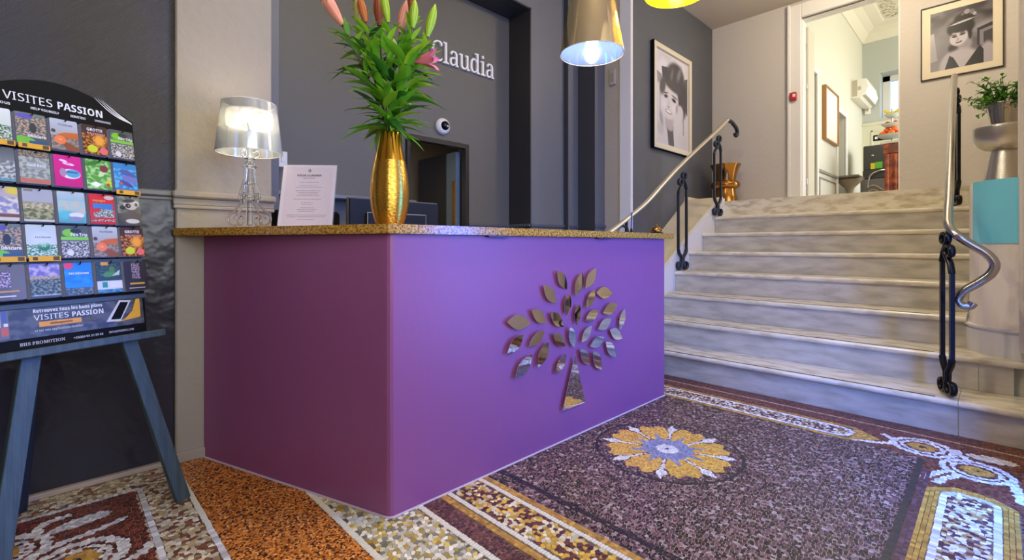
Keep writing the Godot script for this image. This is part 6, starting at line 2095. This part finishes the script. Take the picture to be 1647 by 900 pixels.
func wall_things() -> void:
	# letters on the niche wall
	var t := thing("wall_letters", "raised white letters spelling a name on the grey wall right of the lilies", "letters", Transform3D(Basis(Vector3.BACK, 0.0), Vector3(2.462, 2.675, -3.578)))
	var x := 0.0
	var word := "Claudia"
	var widths := []
	var sum := 0.0
	for i in word.length():
		var tm := TextMesh.new()
		var f := SystemFont.new()
		f.font_names = PackedStringArray(["Droid Serif"])
		f.font_weight = 400
		tm.font = f
		tm.text = word[i]
		tm.font_size = 48
		tm.pixel_size = 0.185 / (48.0 * 0.714)
		tm.depth = 0.022
		tm.curve_step = 1.5
		tm.horizontal_alignment = HORIZONTAL_ALIGNMENT_LEFT
		tm.vertical_alignment = VERTICAL_ALIGNMENT_BOTTOM
		var bb := tm.get_aabb()
		widths.append([tm, bb])
		sum += bb.size.x + 0.012
	for q in widths:
		var k: float = 0.76 / sum
		put("letter", q[0], M.letter_white, t, Transform3D(Basis.from_scale(Vector3(k, 1, 1)), Vector3(x - q[1].position.x * k, -q[1].position.y, 0.014)))
		x += (q[1].size.x + 0.012) * k
	# dome camera
	t = thing("dome_camera", "small white dome security camera on the grey wall above the low door", "camera", Transform3D(Basis(Vector3.RIGHT, PI / 2), Vector3(2.585, 2.092, -3.58)))
	var b := MB.new()
	b.lathe([Vector2(0.0, 0.0), Vector2(0.074, 0.0), Vector2(0.076, 0.012), Vector2(0.070, 0.034), Vector2(0.054, 0.048), Vector2(0.040, 0.050)], Vector3.ZERO, 32)
	obj("housing", b, M.white_plastic, t)
	b = MB.new()
	b.lathe([Vector2(0.042, 0.048), Vector2(0.040, 0.062), Vector2(0.028, 0.078), Vector2(0.012, 0.085), Vector2(0.0, 0.086)], Vector3.ZERO, 28)
	obj("dome", b, mat("dome_black", c8("121214"), 0.08), t)
	b = MB.new()
	b.lathe([Vector2(0.0, 0.080), Vector2(0.014, 0.080), Vector2(0.013, 0.09), Vector2(0.0, 0.09)], Vector3(0.01, 0, 0.01), 16)
	obj("lens", b, M.steel, t)
	# sensor box on the beige return
	t = thing("sensor_box", "small beige sensor box on the pale wall edge below the pendant lamp", "sensor", at(4.305, 2.795, -2.875))
	b = MB.new()
	b.bx(Vector3(-0.012, -0.085, -0.038), Vector3(0.018, 0.085, 0.038), 0.008)
	obj("case", b, M.beige_plastic, t)
	b = MB.new()
	b.bx(Vector3(-0.016, -0.05, -0.02), Vector3(-0.011, 0.04, 0.02), 0.003)
	obj("lens_window", b, mat("sensor_window", c8("9c9584"), 0.3), t)
	# portrait on the dark wall by the stairs
	t = thing("framed_portrait", "tall framed portrait of a smiling woman on the dark wall by the steps", "picture", Transform3D(Basis(), Vector3(5.15, 2.652, -2.648)), "framed portraits")
	picture(t, 0.905, 1.165, 0.055, 0.075, 0.045, mat("frame_cream", c8("d2c8b0"), 0.4), portrait_one(), "portrait_one", mat("mount_light", c8("cfc8c4"), 0.6))
	b = MB.new()
	b.bx(Vector3(-0.458, -0.588, 0.002), Vector3(-0.4525, 0.588, 0.046))
	b.bx(Vector3(-0.458, -0.588, 0.002), Vector3(0.456, -0.5825, 0.046))
	obj("frame_side", b, M.black_plastic, t)
	# portrait at the head of the stairs
	t = thing("framed_portrait", "framed portrait of a woman with piled up hair, on the pale landing wall", "picture", Transform3D(Basis(Vector3.UP, -PI / 2), Vector3(6.298, 3.008, -0.252)), "framed portraits")
	picture(t, 0.585, 0.725, 0.010, 0.074, 0.022, mat("frame_brown", c8("2c2220"), 0.4), portrait_two(), "portrait_two", mat("mount_cream", c8("d6cbb2"), 0.6))
	# fire call point on the door casing
	t = thing("call_point", "red fire alarm call point on the white door casing", "alarm", at(6.255, 2.742, -1.675))
	b = MB.new()
	b.bx(Vector3(-0.04, -0.045, -0.035), Vector3(0.004, 0.045, 0.035), 0.006)
	obj("case", b, M.red_plastic, t)
	b = MB.new()
	b.bx(Vector3(-0.044, -0.012, -0.002), Vector3(-0.039, 0.022, 0.026), 0.002)
	obj("press_plate", b, M.white_plastic, t)
	# small light switch on the niche frame
	t = thing("light_switch", "small white light switch beside the notice, on the dark frame of the niche", "switch", at(1.165, 1.60, -3.497))
	b = MB.new()
	b.bx(Vector3(-0.03, -0.055, -0.003), Vector3(0.03, 0.055, 0.01), 0.004)
	obj("plate", b, M.white_plastic, t)
	b = MB.new()
	b.bx(Vector3(-0.012, -0.02, 0.009), Vector3(0.012, 0.02, 0.014), 0.002)
	obj("rocker", b, M.white_plastic, t)

func portrait_one() -> ImageTexture:
	return paint(260, 340, [["g", "cbc7cd", "c2bec4"], ["n", 0.0, 0.3, "c2bec4", "d2ced4", 2.0],
		["p", "8d8a90", [Vector2(0.03, 0.22), Vector2(0.16, 0.24), Vector2(0.18, 0.36), Vector2(0.05, 0.34)]],
		["p", "4a474a", [Vector2(0.17, 0.15), Vector2(0.38, 0.13), Vector2(0.34, 0.24), Vector2(0.20, 0.27)]],
		["p", "5a575c", [Vector2(0.90, 0.18), Vector2(1.0, 0.15), Vector2(1.0, 0.60), Vector2(0.90, 0.52)]],
		["r", 0.12, 0.34, 0.135, 0.72, "77747a"],
		["s", 0.62, 0.17, 0.25, 0.13, "454143", 0, 0.25], ["s", 0.60, 0.34, 0.40, 0.24, "4a4648", 8, 0.2], ["s", 0.82, 0.46, 0.17, 0.20, "454143", 8, 0.3],
		["s", 0.72, 0.15, 0.05, 0.09, "77747a", 30, 0.7], ["s", 0.48, 0.20, 0.04, 0.09, "6a666a", 20, 0.7],
		["s", 0.40, 0.72, 0.13, 0.14, "a9a3a8", 0, 0.3],
		["s", 0.42, 0.49, 0.275, 0.215, "c9c3c8", -10, 0.10], ["s", 0.36, 0.60, 0.17, 0.10, "c9c3c8", -8, 0.3],
		["s", 0.52, 0.32, 0.30, 0.055, "4d494b", 10, 0.4], ["s", 0.20, 0.36, 0.08, 0.10, "555153", 20, 0.4],
		["s", 0.30, 0.46, 0.055, 0.018, "3d393c", -6, 0.5], ["s", 0.55, 0.475, 0.065, 0.020, "3d393c", 8, 0.5], ["e", 0.305, 0.463, 0.020, 0.014, "1d1a1c"], ["e", 0.555, 0.478, 0.022, 0.015, "1d1a1c"],
		["s", 0.29, 0.425, 0.075, 0.009, "5d595c", -8, 0.6], ["s", 0.57, 0.435, 0.09, 0.010, "5d595c", 10, 0.6],
		["s", 0.385, 0.535, 0.018, 0.05, "b5afb4", 4, 0.7], ["s", 0.375, 0.572, 0.035, 0.008, "8a8488", 0, 0.6],
		["s", 0.38, 0.625, 0.10, 0.020, "7a7478", 8, 0.4], ["s", 0.38, 0.622, 0.080, 0.011, "efebee", 8, 0.3],
		["s", 0.24, 0.56, 0.05, 0.05, "d3cdd2", 0, 0.7], ["s", 0.54, 0.57, 0.06, 0.05, "d3cdd2", 0, 0.7],
		["s", 0.74, 0.60, 0.12, 0.10, "c3bdc2", 24, 0.2], ["s", 0.70, 0.72, 0.10, 0.14, "c7c1c6", 10, 0.2], ["s", 0.64, 0.56, 0.03, 0.05, "9c969a", 10, 0.5],
		["r", 0.855, 0.68, 0.875, 0.84, "5d595c"],
		["s", 0.16, 0.73, 0.05, 0.09, "9a969b", -16, 0.5], ["s", 0.13, 0.84, 0.10, 0.06, "b2aeb3", 30, 0.5],
		["p", "565256", [Vector2(0.33, 0.80), Vector2(0.52, 0.78), Vector2(0.56, 1.0), Vector2(0.38, 1.0)]], ["s", 0.43, 0.80, 0.10, 0.035, "a9a3a8", 0, 0.5]], 8)

func portrait_two() -> ImageTexture:
	return paint(300, 393, [["g", "3a373c", "6c686e"], ["n", 0.0, 0.5, "312e33", "5a565c", 2.0], ["s", 0.2, 0.65, 0.35, 0.35, "6e6a72", 0, 0.7], ["s", 0.95, 0.42, 0.35, 0.12, "8a868e", 0, 0.6],
		["p", "8c8890", [Vector2(0.0, 0.36), Vector2(0.06, 0.34), Vector2(0.12, 0.82), Vector2(0.0, 0.84)]],
		["p", "2c2a2e", [Vector2(0.76, 0.42), Vector2(1.0, 0.36), Vector2(1.0, 0.72), Vector2(0.76, 0.70)]], ["p", "7a767e", [Vector2(0.80, 0.46), Vector2(1.0, 0.42), Vector2(1.0, 0.72), Vector2(0.80, 0.70)]], ["p", "3a373c", [Vector2(0.86, 0.50), Vector2(1.0, 0.47), Vector2(1.0, 0.72), Vector2(0.86, 0.70)]],
		["s", 0.56, 0.20, 0.16, 0.10, "141214", 0, 0.2], ["e", 0.60, 0.10, 0.05, 0.04, "8a868c"], ["e", 0.68, 0.12, 0.04, 0.04, "6a666c"], ["e", 0.72, 0.16, 0.03, 0.03, "9a969c"], ["e", 0.53, 0.13, 0.03, 0.02, "5a565c"],
		["s", 0.50, 0.34, 0.22, 0.14, "161416", -8, 0.15], ["s", 0.40, 0.66, 0.10, 0.08, "1c1a1c", 0, 0.4],
		["s", 0.52, 0.25, 0.20, 0.016, "b8b4ba", -10, 0.3],
		["s", 0.56, 0.62, 0.12, 0.14, "8e8890", 0, 0.3],
		["s", 0.50, 0.95, 0.34, 0.26, "a8a2aa", 0, 0.15], ["s", 0.92, 0.88, 0.12, 0.22, "9c969e", 0, 0.2], ["s", 0.26, 0.92, 0.08, 0.18, "a09aa2", 10, 0.3],
		["p", "161416", [Vector2(0.32, 0.78), Vector2(0.38, 0.82), Vector2(0.48, 1.0), Vector2(0.24, 1.0)]], ["p", "161416", [Vector2(0.56, 1.0), Vector2(0.80, 0.70), Vector2(0.86, 0.78), Vector2(0.86, 1.0)]],
		["s", 0.47, 0.50, 0.145, 0.14, "b8b2ba", 14, 0.12], ["s", 0.49, 0.36, 0.16, 0.055, "161416", -6, 0.3], ["s", 0.65, 0.47, 0.03, 0.09, "1a181a", 0, 0.4],
		["s", 0.40, 0.475, 0.045, 0.016, "242224", 6, 0.4], ["s", 0.53, 0.455, 0.05, 0.017, "242224", -14, 0.4], ["s", 0.39, 0.445, 0.05, 0.009, "2e2b2e", 8, 0.4], ["s", 0.54, 0.42, 0.06, 0.010, "2e2b2e", -16, 0.4],
		["s", 0.455, 0.53, 0.020, 0.03, "96909a", 0, 0.5], ["s", 0.47, 0.575, 0.05, 0.017, "3e3a3e", -12, 0.4], ["s", 0.47, 0.565, 0.03, 0.006, "d8d4da", -12, 0.4]], 9)

# ---------------------------------------------------------------- the room at the head of the stairs
func back_room_things() -> void:
	var t := thing("air_conditioner", "white wall mounted air conditioner high on the left wall of the far room", "air conditioner", at(9.35, 3.38, -1.68))
	var b := MB.new()
	b.prism(PackedVector2Array([Vector2(0, 0.02), Vector2(0.12, 0.0), Vector2(0.20, 0.06), Vector2(0.235, 0.15), Vector2(0.21, 0.29), Vector2(0, 0.31)]), Vector3(0.9, 0, 0), Vector3(0, 0, 1), Vector3.UP, 0.9)
	obj("body", b, M.white_plastic, t)
	b = MB.new()
	b.bx(Vector3(0.02, 0.028, 0.10), Vector3(0.88, 0.036, 0.205), 0.003)
	obj("louvre", b, mat("louvre_grey", c8("b8b4a6"), 0.5), t)
	b = MB.new()
	b.bx(Vector3(-0.004, 0.03, 0.02), Vector3(0.0, 0.29, 0.09))
	b.bx(Vector3(-0.006, 0.12, 0.10), Vector3(0.0, 0.18, 0.14))
	obj("end_panel", b, M.beige_plastic, t)
	t = thing("wall_picture", "pale picture in a thin gold frame on the far room's left wall", "picture", Transform3D(Basis(), Vector3(7.93, 2.82, -1.678)))
	b = MB.new()
	frame(b, 0.74, 0.74, 0.02, 0.05)
	obj("picture_frame", b, mat("frame_gold", c8("9a6a34"), 0.4), t)
	b = MB.new()
	b.bx(Vector3(-0.35, -0.35, 0.0), Vector3(0.35, 0.35, 0.03))
	obj("canvas", b, mat("canvas_pale", c8("e2dfd2"), 0.6), t)
	t = thing("thermostat", "small white thermostat on the far wall beyond the air conditioner", "thermostat", at(10.30, 3.355, -1.60))
	b = MB.new()
	b.bx(Vector3(-0.03, -0.06, -0.04), Vector3(0.002, 0.06, 0.04), 0.008)
	obj("case", b, M.white_plastic, t)
	b = MB.new()
	b.lathe([Vector2(0.0, 0.0), Vector2(0.022, 0.0), Vector2(0.018, 0.012), Vector2(0.0, 0.012)], Vector3.ZERO, 16)
	obj("dial", b, M.beige_plastic, t, Transform3D(Basis(Vector3.BACK, PI / 2), Vector3(-0.028, 0.01, 0)))
	# console on a bracket
	t = thing("wall_console", "small carved console shelf on the left wall of the far room", "console", at(8.62, 1.5, -1.56))
	b = MB.new()
	b.bx(Vector3(-0.22, 0.50, -0.12), Vector3(0.22, 0.53, 0.15), 0.008)
	obj("shelf_top", b, mat("console_stone", c8("6e675c"), 0.4), t)
	b = MB.new()
	b.lathe([Vector2(0.0, 0.0), Vector2(0.09, 0.0), Vector2(0.09, 0.03), Vector2(0.05, 0.06), Vector2(0.045, 0.30), Vector2(0.06, 0.36), Vector2(0.12, 0.42), Vector2(0.16, 0.47), Vector2(0.16, 0.50), Vector2(0.0, 0.50)], Vector3.ZERO, 20)
	obj("pedestal", b, mat("console_wood", c8("8c7f6b"), 0.5), t)
	# low sideboard with the coffee machine on it
	t = thing("side_table", "low grey cabinet with a curled pattern under the black machine in the far room", "cabinet", at(9.05, 1.5, -1.30))
	b = MB.new()
	b.bx(Vector3(0.0, 0.0, -0.20), Vector3(0.5, 0.52, 0.25), 0.01)
	obj("body", b, mat("side_grey", c8("6a655f"), 0.5), t)
	b = MB.new()
	for q in [[0.40, 0.09], [0.33, 0.12]]:
		var pts := []
		for i in 17:
			var s := i / 16.0
			pts.append(Vector3(-0.004, q[0] - 0.05 * s + 0.03 * sin(s * 7.0), -0.10 + 0.30 * s))
		b.tube(pts, 0.008, 6)
	obj("curled_ornament", b, mat("ornament", c8("b09a78"), 0.4), t)
	t = thing("coffee_machine", "black coffee machine with a yellow and a green sticker, behind the orange bowl", "coffee machine", at(9.05, 2.02, -1.30))
	b = MB.new()
	b.bx(Vector3(0.0, 0.0, -0.17), Vector3(0.4, 0.14, 0.16), 0.012)
	b.bx(Vector3(0.04, 0.14, -0.17), Vector3(0.4, 0.52, 0.16), 0.012)
	obj("body", b, mat("machine_black", c8("2f3130"), 0.35), t)
	b = MB.new()
	b.bx(Vector3(0.03, 0.15, -0.075), Vector3(0.042, 0.245, -0.02))
	obj("sticker", b, mat("sticker_yellow", c8("d8c81e"), 0.5), t)
	b = MB.new()
	b.bx(Vector3(0.03, 0.155, -0.015), Vector3(0.042, 0.255, 0.07))
	obj("sticker", b, mat("sticker_green", c8("5fb02a"), 0.5), t)
	b = MB.new()
	b.lathe([Vector2(0.0, 0.0), Vector2(0.016, 0.0), Vector2(0.016, 0.02), Vector2(0.0, 0.02)], Vector3.ZERO, 14)
	obj("knob", b, M.steel, t, Transform3D(Basis(Vector3.BACK, PI / 2), Vector3(0.042, 0.36, -0.05)))
	b = MB.new()
	b.tube(smooth_path([Vector3(-0.01, 0.12, 0.12), Vector3(-0.07, 0.11, 0.05), Vector3(-0.09, 0.04, -0.06), Vector3(-0.06, -0.14, -0.10)]), 0.012, 8)
	obj("steam_pipe", b, M.steel, t)
	t = thing("power_socket", "black double socket on the panelled far wall above the coffee machine", "socket", at(10.285, 2.86, -1.44))
	b = MB.new()
	b.bx(Vector3(-0.015, -0.05, -0.08), Vector3(0.001, 0.05, 0.08), 0.004)
	obj("plate", b, M.black_plastic, t)
	b = MB.new()
	for z in [-0.035, 0.035]:
		b.bx(Vector3(-0.018, -0.022, z - 0.02), Vector3(-0.014, 0.022, z + 0.02), 0.001)
	obj("socket_face", b, M.white_plastic, t)
	# mahogany cabinet with a marble top
	t = thing("mahogany_cabinet", "reddish mahogany cabinet with fluted front and marble top in the far doorway", "cabinet", at(8.0, 1.5, -0.72))
	b = MB.new()
	b.bx(Vector3(0.0, 0.05, -0.34), Vector3(0.5, 0.72, 0.40), 0.006)
	b.bx(Vector3(-0.015, 0.0, -0.355), Vector3(0.51, 0.06, 0.41), 0.006)
	b.bx(Vector3(-0.015, 0.72, -0.355), Vector3(0.51, 0.85, 0.41), 0.006)
	obj("body", b, M.mahogany, t)
	b = MB.new()
	for i in 9:
		b.lathe([Vector2(0.022, 0.07), Vector2(0.022, 0.71)], Vector3(0.0, 0, -0.31 + i * 0.08), 10)
	obj("fluting", b, M.mahogany, t)
	b = MB.new()
	b.bx(Vector3(-0.018, 0.755, -0.30), Vector3(-0.012, 0.82, 0.35), 0.002)
	obj("frieze_inlay", b, mat("inlay", c8("5a2a16"), 0.3), t)
	b = MB.new()
	b.bx(Vector3(-0.04, 0.85, -0.38), Vector3(0.53, 0.885, 0.43), 0.012)
	obj("marble_top", b, M.marble_riser, t)
	# tiered fruit stand: oranges below, red fruit in the middle, bananas on top
	t = thing("fruit_stand", "three tiered glass fruit stand on the mahogany cabinet", "fruit stand", at(8.16, 2.385, -1.0))
	b = MB.new()
	b.lathe([Vector2(0.0, 0.0), Vector2(0.06, 0.0), Vector2(0.062, 0.006), Vector2(0.012, 0.03), Vector2(0.010, 0.46), Vector2(0.0, 0.46)], Vector3.ZERO, 16)
	obj("stem", b, M.silver, t)
	for q in [[0.17, 0.05], [0.12, 0.20], [0.09, 0.33]]:
		b = MB.new()
		b.lathe([Vector2(0.01, q[1]), Vector2(q[0] * 0.6, q[1] + 0.012), Vector2(q[0], q[1] + 0.055), Vector2(q[0] - 0.004, q[1] + 0.056), Vector2(q[0] * 0.58, q[1] + 0.018), Vector2(0.01, q[1] + 0.006)], Vector3.ZERO, 28)
		obj("tier", b, mat("glass_dish", c8("c8d0c8"), 0.1), t)
	var fr := RandomNumberGenerator.new()
	fr.seed = 4
	var sphere := MB.new()
	var sp := []
	for i in 11:
		var a := -PI / 2 + PI * i / 10.0
		sp.append(Vector2(maxf(0.0, cos(a)), sin(a) * (0.94 if i != 10 else 0.9)))
	sphere.lathe(sp, Vector3.ZERO, 16)
	var sm := sphere.mesh()
	var li := 0
	for ring in [[6, 0.112, 0.118], [3, 0.055, 0.172]]:
		for i in ring[0]:
			var a: float = TAU * i / ring[0] + ring[1] * 9.0
			li += 1
			var o := put(numbered("orange", self), sm, M.orange_fruit, self, Transform3D(Basis.from_scale(Vector3.ONE * 0.040), Vector3(8.16 + cos(a) * ring[1], 2.385 + ring[2], -1.0 + sin(a) * ring[1])))
			tag(o, "orange piled in the lowest dish of the fruit stand", "orange", "oranges in the fruit stand")
	for i in 5:
		var a := TAU * i / 5.0
		var o := put(numbered("red_fruit", self), sm, M.red_fruit, self, Transform3D(Basis.from_scale(Vector3.ONE * 0.032), Vector3(8.16 + cos(a) * 0.07, 2.385 + 0.255, -1.0 + sin(a) * 0.07)))
		tag(o, "red brown fruit in the middle dish of the fruit stand", "fruit", "red fruit in the fruit stand")
	for i in 3:
		b = MB.new()
		var pts := []
		var rd := []
		for k in 11:
			var s := k / 10.0
			var a := lerpf(-1.1, 1.1, s)
			pts.append(Vector3(0.10 * sin(a), 0.10 - 0.10 * cos(a), 0.0))
			rd.append(0.004 + 0.014 * pow(sin(PI * clampf(s * 0.9 + 0.06, 0, 1)), 0.6))
		b.tube(pts, rd, 8)
		var o := obj(numbered("banana", self), b, M.banana, self, Transform3D(Basis(Vector3.UP, 1.35 + 0.25 * i), Vector3(8.15 + 0.03 * i, 2.385 + 0.400, -1.0 + 0.012 * i)))
		tag(o, "yellow banana on the top dish of the fruit stand", "banana", "bananas in the fruit stand")
